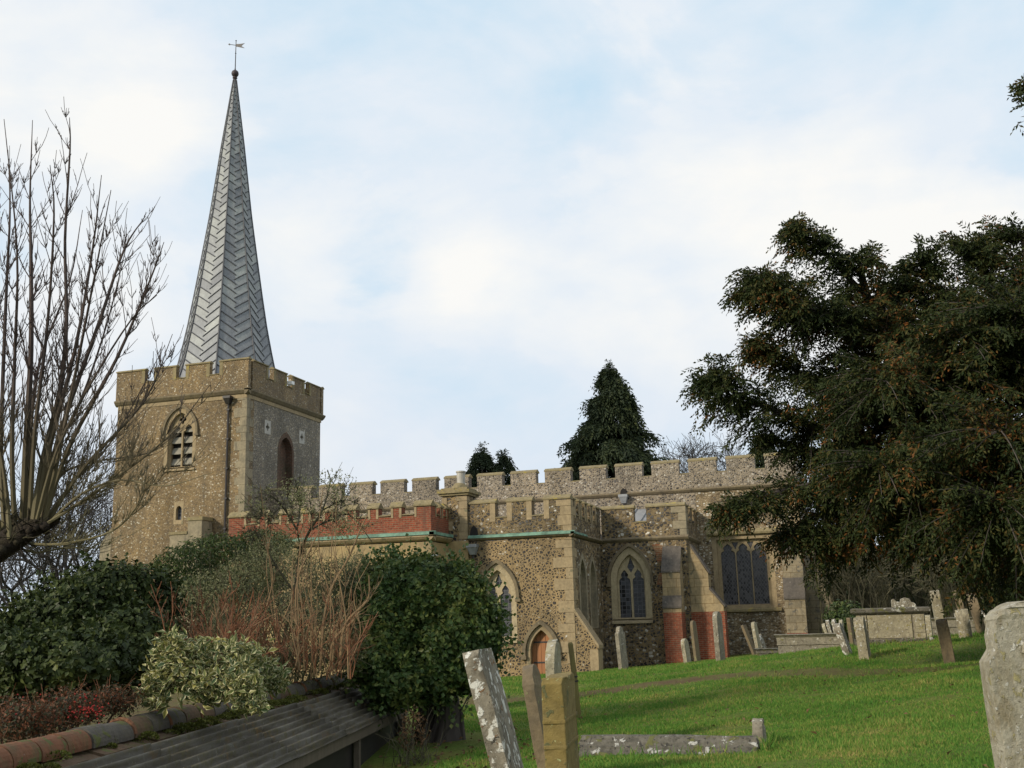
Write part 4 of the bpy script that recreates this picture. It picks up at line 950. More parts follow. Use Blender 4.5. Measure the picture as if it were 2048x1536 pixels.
def block(name, c, L, W_, Hh, cham, mat, label, cat, rz=0.0, ridge=False, group=None):
    m = MB(); l, w2 = L/2, W_/2
    if ridge:
        pts = [(-w2, -.2), (w2, -.2), (w2, Hh*.35), (w2*.75, Hh*.55), (.05, Hh), (-.05, Hh), (-w2*.75, Hh*.55), (-w2, Hh*.35)]
        n_ = 14; X_ = np.linspace(-l, l, n_+1)
        for a, b in zip(X_[:-1], X_[1:]): pass
        m.prism([(-l, a, b) for a, b in pts], [(l, a, b) for a, b in pts])
    else:
        lv = [(0, -.25), (0, Hh*.42), (-.03, Hh*.44), (-.03, Hh-cham*.8), (-cham-.03, Hh)]
        vv_ = []
        for e, z_ in lv: vv_ += [(-l-e*-1, -w2-e*-1, z_), (l+e, -w2-e*-1, z_), (l+e, w2+e, z_), (-l-e*-1, w2+e, z_)]
        k_ = len(lv); m.add(vv_, [(a*4+b, a*4+(b+1) % 4, a*4+4+(b+1) % 4, a*4+4+b) for a in range(k_-1) for b in range(4)]+[tuple(range(4*k_-4, 4*k_)), (3, 2, 1, 0)])
    ob = bevelled(m, name, G[mat], (0, 0, 0), .02, .004); ob.location = c; ob.rotation_euler = (0, 0, rz)
    return tag(ob, label, cat, group)
c = at(1624, 1300, 31); block('ledger_tomb', (c[0], c[1]+.5, gz(c[0], c[1])-.02), 1.92, .95, .52, .1, 'grey', 'wide low grey ledger tomb beside the church corner buttress', 'tomb', .02)
c = at(1536, 1301, 36); block('grave_kerb', (c[0], c[1]+.5, gz(c[0], c[1])-.05), .75, .9, .28, .08, 'ledge', 'small dark low grave stone left of the ledger tomb', 'tomb')
c = at(1925, 1275, 29); block('ledger_tomb', (c[0], c[1]+.5, gz(c[0], c[1])), 1.9, .9, .45, .08, 'grey', 'low grey tomb half hidden behind the headstones at right', 'tomb')
c = at(1332, 1500, 10.2); block('coped_grave', (c[0], c[1]+.12, gz(c[0], c[1])-.075), 1.70, .42, .24, 0, 'ledge', 'long coped grave stone with pale lichen lying in the grass', 'grave stone', .0, True)
HS(1519, 1503, 10.35, .31, .34, .10, 'round', 'grey', 'tiny round footstone at the end of the coped grave', .03, 0, .0, name='footstone', cat='footstone', group=None)
# mossy post
P = at(1160, 1441, 17); z0 = gz(P[0], P[1]); m = MB()
m.tube([(0, 0, -.3), (-.06, 0, .6), (-.11, 0, 1.14), (-.112, 0, 1.17)], [.05, .048, .045, .03], 8)
po = thing('post', (P[0], P[1], z0), 'slender mossy wooden post standing in the grass behind the coped grave', 'post')
o = m.build('shaft', M['post'], None, (0, 0, 0)); o.parent = po
m = MB(); m.tube([(-.055, 0, .55), (-.0575, 0, .575)], .056, 8); m.tube([(-.062, 0, .62), (-.064, 0, .645)], .056, 8); o = m.build('band', M['iron'], None, (0, 0, 0)); o.parent = po

# ================================================================== garden wall and lean-to
WA, WB = at(0, 1490, 7.0), at(708, 1341, 17.0)
wd = WB-WA; wd[2] = 0; wl = np.linalg.norm(wd); wd /= wl
wn = np.array([wd[1], -wd[0], 0.0])                      # towards the graveyard
W0 = WA-wd*3.0; WLEN = wl+3.0; WZ = .5*(WA[2]+WB[2])
TRAD = .128
def WP(s, n_, z): p = W0+wd*s+wn*n_; return (p[0], p[1], z)
gw = thing('garden_wall', (W0+wd*6)*np.array([1, 1, 0])+np.array([0, 0, -.1]), 'old brick garden wall capped with round orange and grey coping tiles', 'wall')
m = MB(); T_ = lambda u, v_, ww: WP(u, ww, v_)
m.slab(T_, [(0, -1.4), (WLEN, -1.4), (WLEN, WZ-TRAD-.07), (0, WZ-TRAD-.07)], (), .12, -.12); m.build('brickwork', M['brick_old'], gw)
tilem = {}
for nm, a, b, c_ in (('coping_tile_orange', (.20, .085, .042), (.15, .075, .042), (.10, .085, .04)), ('coping_tile_grey', (.115, .10, .082), (.085, .078, .066), (.09, .085, .035)), ('coping_tile_brown', (.14, .085, .05), (.105, .075, .048), (.085, .085, .03))):
    tilem[nm] = rstone(nm, a, b, c_, scale=2.5, lich=[((.10, .105, .035), 6, .57, 3), ((.26, .25, .21), 40, .69, 6)], bump=.7)
s_ = 0.0; k = 0
while s_ < WLEN-.05:
    L = .37
    L = min(L, WLEN-s_)
    nm = 'coping_tile_orange' if s_ < 4.0 else random.choice(['coping_tile_grey', 'coping_tile_grey', 'coping_tile_brown'])
    m = MB(); up = random.uniform(-.008, .012); rr = TRAD*random.uniform(.97, 1.03)
    th = np.linspace(-.15, math.pi+.15, 15); secs = [(0, rr*1.02), (.04, rr*1.0), (L*.5, rr), (L-.012, rr*.985)]
    v = []
    for ss, r in secs:
        for a in th: v.append(WP(s_+ss, r*math.cos(a), WZ-TRAD+up+r*math.sin(a)))
        for a in reversed(th): v.append(WP(s_+ss, (r-.025)*math.cos(a), WZ-TRAD+up+(r-.025)*math.sin(a)))
    n_ = 30; q_ = [(a*n_+b, a*n_+(b+1) % n_, (a+1)*n_+(b+1) % n_, (a+1)*n_+b) for a in range(3) for b in range(n_)]
    q_ += [(b, b+1, n_-2-b, n_-1-b) for b in range(14)]+[(3*n_+b, 3*n_+b+1, 3*n_+n_-2-b, 3*n_+n_-1-b) for b in range(14)]
    m.add(v, q_); m.build('coping_tile', tilem[nm], gw, smooth=False)
    # mortar fillet between tiles
    if s_ > 3.8 and k % 2 == 0:
        m = MB(); m.tube([WP(s_+L, (rr+.002)*math.cos(a), WZ-TRAD+(rr+.002)*math.sin(a)) for a in np.linspace(.1, math.pi-.1, 10)], .02, 6); m.build('mortar_joint', tilem['coping_tile_orange'], gw)
    s_ += L; k += 1
m = MB(); s_ = 0
while s_ < WLEN-.1:
    L = random.uniform(.2, .3); e = random.uniform(0, .03); L = min(L, WLEN-s_)
    m.box(0, 0, 0, 0, 0, 0) if False else None
    z_ = WZ-TRAD-.07-random.uniform(0, .02)
    p0 = [WP(s_+.005, -.2, z_), WP(s_+.005, .2+e, z_-.03), WP(s_+.005, .2+e, z_+.01), WP(s_+.005, .0, z_+.07), WP(s_+.005, -.2, z_+.04)]
    p1 = [WP(s_+L-.005, -.2, z_), WP(s_+L-.005, .2+e, z_-.03), WP(s_+L-.005, .2+e, z_+.01), WP(s_+L-.005, .0, z_+.07), WP(s_+L-.005, -.2, z_+.04)]
    m.prism(p0, p1); s_ += L
for a_ in np.arange(0, WLEN-.3, .31): m.box(0, 0, 0, 0, 0, 0) if False else None
m.build('tile_creasing', tilem['coping_tile_brown'], gw)
# moss cushions
mossm = leafmat('moss', [(0, (.04, .055, .012)), (.5, (.10, .11, .02)), (.8, (.17, .17, .04)), (1, (.22, .25, .11))], .9, .1, .1)

ER0, ER1 = at(738, 1367, 16.3), at(815, 1412, 16.0)
EV = ER1-ER0; EV = EV-wd*(EV@wd)
ls_ = thing('lean_to', (ER1[0], ER1[1], -.4), 'low lean-to with a corrugated sheet roof against the garden wall', 'shed')
rm = material('corrugated_sheet', .8, .3)
s3 = rm.scalev(rm.n('ShaderNodeVectorRotate', {0: rm.obj, 'Angle': -math.atan2(wd[1], wd[0])}, rotation_type='Z_AXIS').outputs[0], (.5, 6.5, 4))
a = rm.noise(s3, 3.0, 6, .65, .3); b = rm.noise(rm.obj, 9, 6, .7, .2)
col = rm.mix(rm.ramp(a, [(.35, 0), (.65, 1)]), (.055, .046, .03), (.14, .13, .11))
col = rm.mix(rm.ramp(b, [(.50, 0), (.66, .75)]), col, (.085, .075, .028))
col = rm.mix(rm.ramp(rm.noise(rm.obj, 3.2, 6, .7, .6), [(.57, 0), (.66, .8)]), col, (.13, .085, .035))
col = rm.mix(rm.ramp(rm.noise(rm.obj, 24, 4, .6), [(.62, 0), (.7, .5)]), col, (.24, .24, .2))
setc(rm, col, None, b, .5, .01)
NWV = 8; nT = NWV*10+1; en = np.cross(wd, EV); en /= np.linalg.norm(en); en = en if en[2] > 0 else -en
for k in range(7):          # overlapping sheets
    s0, s1 = -2.05*k-2.1, -2.05*k
    v = []
    for s_ in (s0, (s0+s1)/2, s1):
        for j in range(nT):
            t_ = j/(nT-1); p = ER0-wd*-s_+EV*t_*1.04+en*(.024*math.sin(2*math.pi*NWV*t_)+.006*(s_-s0))
            v.append(p)
    v += [p-en*.006 for p in v]; n_ = 3*nT
    q_ = [(a*nT+b, a*nT+b+1, (a+1)*nT+b+1, (a+1)*nT+b) for a in range(2) for b in range(nT-1)]
    q_ += [tuple(n_+i_ for i_ in reversed(f)) for f in q_]
    q_ += [(2*nT+b, 2*nT+b+1, n_+2*nT+b+1, n_+2*nT+b) for b in range(nT-1)]+[(b+1, b, n_+b, n_+b+1) for b in range(nT-1)]+[((a+1)*nT-1, (a+2)*nT-1, n_+(a+2)*nT-1, n_+(a+1)*nT-1) for a in range(2)]
    m = MB(); m.add(v, q_); m.build('roof_sheet', rm.m, ls_, smooth=True)
m = MB()
def LP(s_, t_, dz): return tuple(ER0-wd*-s_+EV*t_+np.array([0, 0, dz]))
m.prism([LP(-14, .98, -.03), LP(-14, .95, -.03), LP(-14, .95, -.15), LP(-14, .98, -.15)], [LP(-.08, .98, -.03), LP(-.08, .95, -.03), LP(-.08, .95, -.15), LP(-.08, .98, -.15)]); m.build('fascia', M['wood_grey'], ls_)
m = MB(); m.prism([LP(-14, .8, -.1), LP(-14, .75, -.1), LP(-14, .75, -1.3), LP(-14, .8, -1.3)], [LP(-.3, .8, -.1), LP(-.3, .75, -.1), LP(-.3, .75, -1.3), LP(-.3, .8, -1.3)]); m.build('board_front', M['iron'], ls_)  # near-black sheet added to stand for the deep shade below the eave
for s_ in (-.35, -3.2, -6.2, -9.2):
    m = MB(); m.prism([LP(s_, .84, -.05), LP(s_, .94, -.05), LP(s_-.1, .94, -.05), LP(s_-.1, .84, -.05)], [LP(s_, .84, -1.4), LP(s_, .94, -1.4), LP(s_-.1, .94, -1.4), LP(s_-.1, .84, -1.4)]); m.build('post', M['wood_grey'], ls_)
m = MB(); m.prism([LP(-.12, .0, -.02), LP(-.12, .92, -.06), LP(-.12, .92, -1.3), LP(-.12, .0, -1.3)], [LP(-.2, .0, -.02), LP(-.2, .92, -.06), LP(-.2, .92, -1.3), LP(-.2, .0, -1.3)]); m.build('end_boards', M['wood_grey'], ls_)

# ================================================================== plants
def unit(v): return v/(np.linalg.norm(v, axis=-1, keepdims=True)+1e-9)
UVK = np.array([(.5, 0), (0, .45), (.5, 1), (1, .45)])
def leaves(mb, c, axis, nrm, L, Wd, fold=.15, shoulder=.4):
    """kite shaped leaves: c base points, axis along the leaf, nrm roughly its face"""
    n = len(c); axis = unit(axis); side = unit(np.cross(axis, nrm)); nn = np.cross(side, axis)
    L = np.broadcast_to(L, (n,))[:, None]; Wd = np.broadcast_to(Wd, (n,))[:, None]
    p0 = c; p2 = c+axis*L-nn*L*fold; mid = c+axis*L*shoulder+nn*L*fold*.6
    v = np.stack([p0, mid-side*Wd/2, p2, mid+side*Wd/2], 1).reshape(-1, 3)
    q = np.arange(n*4).reshape(-1, 4)
    mb.add(v, q, uvq=np.tile(UVK, (n, 1)))
def rdir(n): return unit(rng.normal(size=(n, 3)))
def lump_pts(lumps, n, depth=.12, rough=.13):
    """points in the outer shell of a union of ellipsoids; returns positions and outward normals"""
    C_ = np.array([l[0] for l in lumps]); Rr = np.array([l[1] for l in lumps])
    wgt = (Rr**2).mean(1); wgt = wgt/wgt.sum(); P_, N_ = [], []
    got = 0
    while got < n:
        k = rng.choice(len(lumps), n, p=wgt); d = rdir(n)
        ph = d*3.1+k[:, None]*1.7
        bump = 1+rough*(np.sin(ph[:, 0]*2.3+ph[:, 1])*np.sin(ph[:, 1]*2.9+1)+.6*np.sin(ph[:, 2]*5.1+ph[:, 0]*4.3)*np.sin(ph[:, 1]*6.0))
        f = (1-np.abs(rng.normal(0, depth, n)))*bump
        p = C_[k]+d*Rr[k]*f[:, None]
        ok = np.ones(n, bool)
        for j in range(len(lumps)):
            ins = (((p-C_[j])/Rr[j])**2).sum(1) < .72
            ok &= ~(ins & (k != j))
        P_.append(p[ok]); N_.append(unit(d/Rr[k])[ok]); got += ok.sum()
    return np.concatenate(P_)[:n], np.concatenate(N_)[:n]
def lumps_px(ls):
    out = []
    for px, py, d, rx, ry in ls:
        k = d/F_PX; out.append((at(px, py, d), np.array([rx*k, (rx+ry)*.5*k, ry*k])))
    return out
def bush_leaves(mb, lumps, n, L, aspect=.8, depth=.12, droop=.5, rough=.13, jit=.6):
    p, nr = lump_pts(lumps, n, depth, rough)
    nr2 = unit(nr+rdir(n)*jit); ax = unit(rdir(n)*.9+np.array([0, 0, -droop])+nr*.25)
    ax = unit(ax-nr2*(ax*nr2).sum(1)[:, None]*.7)
    s = L*rng.uniform(.4, 1.45, n)
    leaves(mb, p, ax, nr2, s, s*aspect)
    return p
def twigs(mb, n, base, dirs, length, rad, bend=.25, sides=3, seg=5):
    for i_ in range(n):
        p = np.array(base[i_], float); d = unit(np.array(dirs[i_], float)); L = length[i_]; pts = [p]
        for s_ in range(seg):
            d = unit(d+rng.normal(size=3)*bend*.35); p = p+d*L/seg; pts.append(p)
        mb.tube(pts, np.linspace(rad[i_], rad[i_]*.35, seg+1), sides, cap=False)
def bush(name, label, cat, lumps, n, L, mat, aspect=.8, depth=.12, stems=12, stem_mat='bark', rough=.13, droop=.5, group=None, jit=.6):
    lp = lumps_px(lumps); c = np.mean([l[0] for l in lp], 0); g = gz(c[0], c[1])
    t_ = thing(name, (c[0], c[1], g), label, cat, group)
    m = MB(); bush_leaves(m, lp, n, L, aspect, depth, droop, rough, jit); m.build('foliage', M[mat], t_)
    if not stems: return t_, lp
    m = MB()
    b_ = np.array([c[0], c[1], g-.1])+rng.normal(size=(stems, 3))*np.array([.15, .15, 0]); tg = np.array([lp[rng.integers(len(lp))][0]+rng.normal(size=3)*.2 for _ in range(stems)])
    twigs(m, stems, b_, tg-b_, np.linalg.norm(tg-b_, axis=1)*.9, np.full(stems, .018), .2, 5); m.build('stems', M[stem_mat], t_)
    return t_, lp

def sprigs(mb, pos, dr, L, nleaf, ll, lw, droop=.3, flat=None):
    n = len(pos); dr = unit(dr); sd = unit(np.cross(dr, rdir(n) if flat is None else unit(flat+rdir(n)*.25))); L = np.broadcast_to(L, (n,))
    for k in range(nleaf):
        t_ = (k+.3+.5*rng.random(n))/nleaf
        p = pos+dr*(L*t_)[:, None]; p[:, 2] -= droop*L*t_**2
        sg = 1 if k % 2 else -1
        ax = unit(dr*.75+sd*(sg*.75)+rng.normal(size=(n, 3))*.22+np.array([0, 0, -droop*.6]))
        if k == nleaf-1: ax = unit(dr+np.array([0, 0, -droop]))
        leaves(mb, p, ax, unit(rdir(n)+np.array([0, 0, .5])), ll*(1.1-.45*t_)*rng.uniform(.8, 1.2, n), lw, .1, .45)

def leafy_shoots(t_, lp, n, L, ll, mat, up=.5):
    p, nr = lump_pts(lp, n, .05, .2); m = MB(); sprigs(m, p, nr+rng.normal(size=(n, 3))*.45+np.array([0, 0, up]), L*rng.uniform(.5, 1.3, n), 7, ll, ll*.7, .25)
    m.build('shoots', M[mat], t_)
t_, lp = bush('ivy_mound', 'big dark ivy covered mound at the left behind the garden wall', 'ivy',
     [(10, 1335, 11.5, 150, 88), (-120, 1350, 11.5, 150, 110), (140, 1245, 12, 110, 85), (215, 1205, 12.3, 85, 76), (285, 1215, 12.5, 65, 80), (255, 1300, 11.6, 85, 85), (120, 1330, 10.8, 150, 65), (60, 1285, 12, 80, 66)], 34000, .066, 'ivy', .85, .15, rough=.22)
leafy_shoots(t_, lp, 800, .18, .065, 'ivy')
bush('evergreen_shrub', 'bushy green shrub below the tower foot', 'shrub', [(430, 1112, 18, 78, 45), (520, 1092, 18.5, 70, 34), (365, 1135, 17.5, 58, 45), (470, 1160, 18, 110, 50), (380, 1215, 16.5, 66, 62)], 15000, .07, 'hedge', .35, .2)
t_, lp = bush('ivy_bush', 'rounded glossy ivy bush on a dark trunk in front of the church', 'ivy',
     [(850, 1200, 15.4, 92, 82), (920, 1215, 15.2, 62, 72), (905, 1290, 15.0, 92, 76), (790, 1175, 15.8, 70, 60), (775, 1265, 15, 70, 80), (948, 1265, 15, 46, 70), (850, 1350, 14.8, 80, 52), (735, 1190, 15.9, 50, 46), (745, 1320, 14.6, 52, 48), (930, 1345, 14.9, 46, 40), (790, 1375, 14.4, 56, 40)], 36000, .075, 'ivy2', .7, .16, 6, rough=.22)
leafy_shoots(t_, lp, 700, .34, .085, 'ivy2')
b0 = at(893, 1450, 15.2); b0[2] = gz(b0[0], b0[1])-.1
m = MB(); m.tube([b0, b0+[0, 0, .25], b0+[0, 0, .6], b0+[-.1, .05, 1.1], at(868, 1240, 15.4)], [.30, .21, .19, .17, .08], 11)
for k in range(12):
    a = rng.uniform(0, 6.28); m.tube([b0+np.array([math.cos(a), math.sin(a), 0])*.27+[-.12*k/6, 0, -.05], b0+np.array([math.cos(a+.5), math.sin(a+.5), 0])*.2+[-.1*k/6, 0, .5], at(860-6*k, 1330-6*k, 15.2)], [.05, .035, .025], 6)
m.tube([b0+[-.4, .1, 0], b0+[-.3, .05, .6], at(850, 1260, 15.2)], [.16, .13, .06], 8); m.build('trunk', M['bark'], t_)
bush('variegated_shrub', 'cream and green variegated shrub spilling over the wall coping', 'shrub',
     [(345, 1296, 9.6, 34, 30), (405, 1316, 9.7, 66, 38), (470, 1325, 9.7, 66, 46), (520, 1350, 9.8, 44, 36), (350, 1345, 9.5, 62, 36), (415, 1375, 9.4, 55, 34), (495, 1385, 9.2, 36, 34), (515, 1410, 9.1, 18, 16), (308, 1375, 9.4, 30, 22), (318, 1405, 9.3, 26, 12), (556, 1368, 9.8, 20, 14), (470, 1360, 9.4, 50, 40)], 5200, .075, 'variegated', .48, .33, 0, 'stem_tan', .3, -.1, jit=1.1)
bush('berry_shrub', 'low dark shrub with russet leaves and red berries behind the tiles', 'shrub',
     [(40, 1440, 8.6, 95, 48), (140, 1418, 8.9, 80, 42), (225, 1400, 9.2, 60, 32)], 9000, .030, 'russet', .5, .35, 0, 'stem_red', .3)
t_ = bpy.data.objects['berry_shrub']; m = MB()
for px, py, s_, n_ in ((180, 1420, 12, 55), (160, 1430, 16, 30), (60, 1425, 40, 14), (175, 1392, 14, 14)):
    for k in range(n_):
        p = at(px+random.gauss(0, s_*1.2), py+random.gauss(0, s_*.5), 8.7+random.gauss(0, .15)); r = .010
        v = [p+np.array(a)*r for a in ((1, 0, 0), (0, 1, 0), (-1, 0, 0), (0, -1, 0), (0, 0, 1), (0, 0, -1))]
        m.add(v, None, [(0, 1, 4), (1, 2, 4), (2, 3, 4), (3, 0, 4), (1, 0, 5), (2, 1, 5), (3, 2, 5), (0, 3, 5)])
tag(m.build('berries', M['berry'], t_), kind='stuff')
m = MB(); p, nr = lump_pts(lumps_px([(40, 1440, 8.6, 85, 40), (140, 1418, 8.9, 70, 34), (225, 1400, 9.2, 50, 26)]), 260, .2); twigs(m, 260, p-nr*.1, nr+rng.normal(size=(260, 3))*.5, rng.uniform(.12, .3, 260), np.full(260, .004), .4); m.build('stems', M['stem_red'], t_)
# grey green small leaved shrub with many fine twigs
t_, lp = bush('cotoneaster', 'grey green fine twigged shrub in front of the tan vestry wall', 'shrub',
     [(450, 1195, 15.2, 105, 62), (540, 1150, 15.6, 110, 62), (640, 1175, 15.4, 105, 60), (705, 1150, 15.8, 62, 45), (600, 1240, 14.6, 120, 60), (500, 1270, 14.4, 110, 60), (660, 1300, 14.2, 80, 60), (560, 1320, 14.0, 110, 50)], 30000, .036, 'greyleaf', .5, .3, 20, 'twig_olive')
p, nr = lump_pts(lp, 900, .2)
m = MB(); twigs(m, 900, p-nr*.25, nr+rng.normal(size=(900, 3))*.6+np.array([0, 0, .3]), rng.uniform(.25, .6, 900), np.full(900, .005), .5); m.build('twigs', M['twig_olive'], t_)
# moss on the wall
m = MB()
for k in range(60):
    s_ = rng.uniform(3.0, WLEN); c = np.array(WP(s_, rng.uniform(.12, .22), WZ-TRAD-rng.uniform(.02, .08))); n_ = 260; r = rng.uniform(.03, .10)
    d = rdir(n_); d[:, 2] = np.abs(d[:, 2]); p = c+d*np.array([r, r*1.6, r*.6]); leaves(m, p, d+rdir(n_)*.6, rdir(n_), .022, .012)
m.build('moss', mossm, gw)

def shoot(mb, pts, r0, r1, sides=5):
    pts = np.array(pts, float)
    # smooth the polyline
    n = len(pts); t_ = np.linspace(0, n-1, (n-1)*4+1); i0 = np.clip(t_.astype(int), 0, n-2); f = (t_-i0)[:, None]
    pm = np.vstack([2*pts[0]-pts[1], pts, 2*pts[-1]-pts[-2]])
    a, b, c, d = pm[i0], pm[i0+1], pm[i0+2], pm[i0+3]
    q = .5*(2*b+(c-a)*f+(2*a-5*b+4*c-d)*f*f+(3*b-a-3*c+d)*f**3)
    mb.tube(q, np.linspace(r0, r1, len(q)), sides, cap=False)
    return q
def side_twigs(mb, q, r0, n, Lm, up=.5, lev=1, spread=.75, rad=None, gravity=0.0):
    for k in range(n):
        t_ = rng.uniform(.22, .98); i_ = int(t_*(len(q)-2)); p = q[i_]; ax = unit(q[i_+1]-q[i_])
        s = unit(np.cross(ax, rdir(1)[0])); d = unit(ax*(1-spread*.4)+s*spread+np.array([0, 0, up*.3]))
        L = Lm*rng.uniform(.4, 1.1)*(1.15-t_*.6); r = (r0*(1-t_*.7))*.45 if rad is None else rad
        pts = [p]; dd = d
        for s_ in range(4):
            dd = unit(dd+np.array([0, 0, up*.22-gravity])+rng.normal(size=3)*.10); pts.append(pts[-1]+dd*L/4)
        mb.tube(pts, np.linspace(max(r, .0035), .0028, 5), 3 if lev < 2 else 4, cap=False)
        if lev > 0: side_twigs(mb, np.array(pts), r, 5 if lev > 1 else 3, L*.42, up, lev-1, spread)

# pollarded tree at the left edge
D0 = 13.0
pt = thing('pollard_tree', tuple(np.array([*at(-150, 1400, D0)[:2], gz(*at(-150, 1400, D0)[:2])])), 'bare pollarded tree with a fan of upright shoots at the left edge', 'tree')
m = MB(); tb = at(-150, 1400, D0); tb[2] = gz(tb[0], tb[1])-.2
shoot(m, [tb, at(-140, 1250, D0), at(-90, 1150, D0), at(-20, 1105, D0), at(45, 1065, D0), at(80, 1045, D0)], .28, .12, 10)
shoot(m, [at(-140, 1250, D0), at(-190, 1130, D0+.2), at(-240, 1040, D0+.4)], .2, .12, 9)
shoot(m, [at(30, 1078, D0), at(85, 1052, D0), at(106, 1046, D0-.05), at(118, 1035, D0-.1)], .10, .03, 8)
for k in range(46): 
    p = at(-25+k*2.6+random.gauss(0, 6), 1097-k*1.1+random.gauss(0, 11), D0-.05+random.gauss(0, .08)); r = random.uniform(.025, .075)
    m.lathe(p, [(0, -r), (r*.8, -r*.5), (r, 0), (r*.75, r*.6), (0, r*.9)], 7)
for k in range(40):
    p = at(random.uniform(-10, 95), random.uniform(1045, 1090), D0-.1); twigs(m, 1, [p], [rng.normal(size=3)*.8+[.3, 0, .5]], [random.uniform(.2, .8)], [random.uniform(.006, .014)], .9, 4, 6)
m.build('trunk', M['bark_knotty'], pt, smooth=True)
shoots = [([(64, 1062), (86, 920), (120, 780), (133, 640), (130, 480), (140, 300), (139, 235)], .075, 0),
 ([(46, 1062), (52, 900), (62, 700), (62, 520), (60, 400), (65, 240)], .085, .2),
 ([(72, 1052), (98, 900), (150, 700), (185, 500), (203, 350)], .07, -.3), ([(80, 1050), (116, 880), (200, 640), (248, 500), (291, 432)], .07, .3),
 ([(86, 1046), (140, 890), (232, 720), (300, 560), (328, 484)], .06, -.2), ([(30, 1068), (24, 900), (30, 700), (34, 500), (8, 238)], .06, -.4),
 ([(92, 1046), (172, 930), (290, 800), (345, 668)], .05, .1), ([(10, 1080), (2, 900), (12, 600), (20, 420), (16, 300)], .06, .5),
 ([(78, 1050), (102, 920), (162, 800), (216, 640), (258, 470)], .05, .5), ([(58, 1058), (70, 860), (95, 650), (108, 430), (100, 330)], .055, -.5),
 ([(96, 1046), (190, 985), (330, 880), (420, 770)], .035, -.4), ([(85, 1048), (150, 960), (225, 880), (330, 690)], .045, .4),
 ([(98, 1046), (160, 990), (240, 960), (330, 972), (425, 945)], .03, -.7), ([(60, 1060), (110, 960), (180, 925), (300, 905), (370, 850)], .035, .7),
 ([(40, 1085), (120, 1088), (225, 1062), (282, 1000), (290, 960)], .03, -.3), ([(30, 1090), (70, 1105), (140, 1095), (190, 1110)], .025, .3),
 ([(52, 1060), (60, 880), (80, 720), (140, 560), (165, 420)], .05, .8), ([(20, 1078), (10, 960), (-20, 760), (-40, 500)], .06, 0), ([(-20, 1100), (-50, 900), (-60, 600), (-50, 350)], .07, .2),
 ([(0, 1090), (-15, 900), (-5, 700), (-10, 480), (-20, 330)], .06, -.6), ([(88, 1048), (132, 840), (178, 610), (222, 380)], .05, -.8), ([(70, 1055), (112, 905), (180, 770), (262, 640), (314, 590)], .04, -.5)]
for i_, (pl, r, dd) in enumerate(shoots):
    n_ = len(pl); q3 = [at(x, y, D0+dd*(k/(n_-1))*1.6+rng.normal()*.05) for k, (x, y) in enumerate(pl)]
    m = MB(); q = shoot(m, q3, r*.62, .004, 6); side_twigs(m, q, r*.36, 20, 1.15, .75, 2, .58)
    m.build('shoot', M['shoot'], pt)

# reddish coppice stems and tan rods
def rods(name, label, cat, spec, mats, d, base_y, twn=3):
    b_ = at(spec[0][0], base_y, d); t_ = thing(name, (b_[0], b_[1], gz(b_[0], b_[1])), label, cat)
    for mat, n, x0, x1, ymin, ymax, lean, r in mats:
        m = MB()
        for k in range(n):
            x = random.uniform(x0, x1); dd = d+random.gauss(0, .5); yb = base_y+random.uniform(-15, 15); yt = random.uniform(ymin, ymax)
            lx = lean*(x-(x0+x1)/2)/((x1-x0)/2)+random.gauss(0, 26)
            pts = [at(x, yb, dd), at(x+lx*.25+random.gauss(0, 9), yb+(yt-yb)*.33, dd), at(x+lx*.6+random.gauss(0, 11), yb+(yt-yb)*.68, dd), at(x+lx, yt, dd)]
            q = shoot(m, pts, r*random.uniform(.7, 1.3), .003, 4); side_twigs(m, q, r, twn, .4, .5, 1)
        m.build('stems', M[mat], t_)
    return t_
rods('russet_thicket', 'russet brown thicket of thin stems beside the ivy mound', 'shrub', [(400, 0)],
     [('stem_red', 66, 345, 500, 1150, 1315, 40, .006), ('stem_tan', 16, 345, 490, 1190, 1300, 40, .006)], 12.2, 1330, 5)
rods('coppice', 'tall upright coppice rods rising in front of the brick parapet', 'shrub', [(620, 0)],
     [('stem_tan', 30, 535, 700, 950, 1230, 28, .009), ('stem_red', 46, 500, 705, 1170, 1310, 36, .006)], 13.0, 1345, 4)
m = MB(); t_ = bpy.data.objects['coppice']
for pl, r in (([(680, 1330), (690, 1250), (735, 1200), (738, 1150)], .022), ([(660, 1340), (668, 1280), (708, 1240), (714, 1222), (735, 1200)], .02), ([(640, 1340), (655, 1200), (700, 1110), (720, 1060), (735, 1030)], .018), ([(600, 1340), (592, 1180), (620, 1100), (640, 1060)], .016)):
    q = shoot(m, [at(x, y, 12.8) for x, y in pl], r, .006, 6); side_twigs(m, q, r, 5, .5, .5, 1)
m.build('rods', M['stem_tan'], t_)
# small twisted hawthorn with tiny new leaves
D1 = 14.2
b_ = at(560, 1330, D1); ht = thing('hawthorn', (b_[0], b_[1], gz(b_[0], b_[1])), 'small twisted tree with sparse tiny leaves in front of the brick parapet', 'tree')
m = MB(); ends = []
for pl, r in (([(560, 1330), (575, 1240), (590, 1170), (598, 1100), (594, 1050)], .045), ([(598, 1110), (620, 1060), (645, 1020), (660, 965), (655, 940)], .03), ([(594, 1060), (570, 1020), (540, 990), (500, 985)], .022),
              ([(596, 1050), (600, 1000), (590, 960)], .02), ([(620, 1060), (660, 1040), (700, 1030), (745, 1085)], .018), ([(585, 1180), (545, 1120), (520, 1070), (490, 1075)], .022), ([(645, 1020), (690, 1000), (720, 1010)], .015), ([(560, 1015), (530, 1040), (505, 1020)], .014)):
    q = shoot(m, [at(x, y, D1+rng.normal()*.15) for x, y in pl], r*.7, .006, 6); ends.append(q)
    mm = MB(); side_twigs(m, q, r*.4, 14, .6, .2, 2, .9)
m.build('trunk', M['twig_olive'], ht)
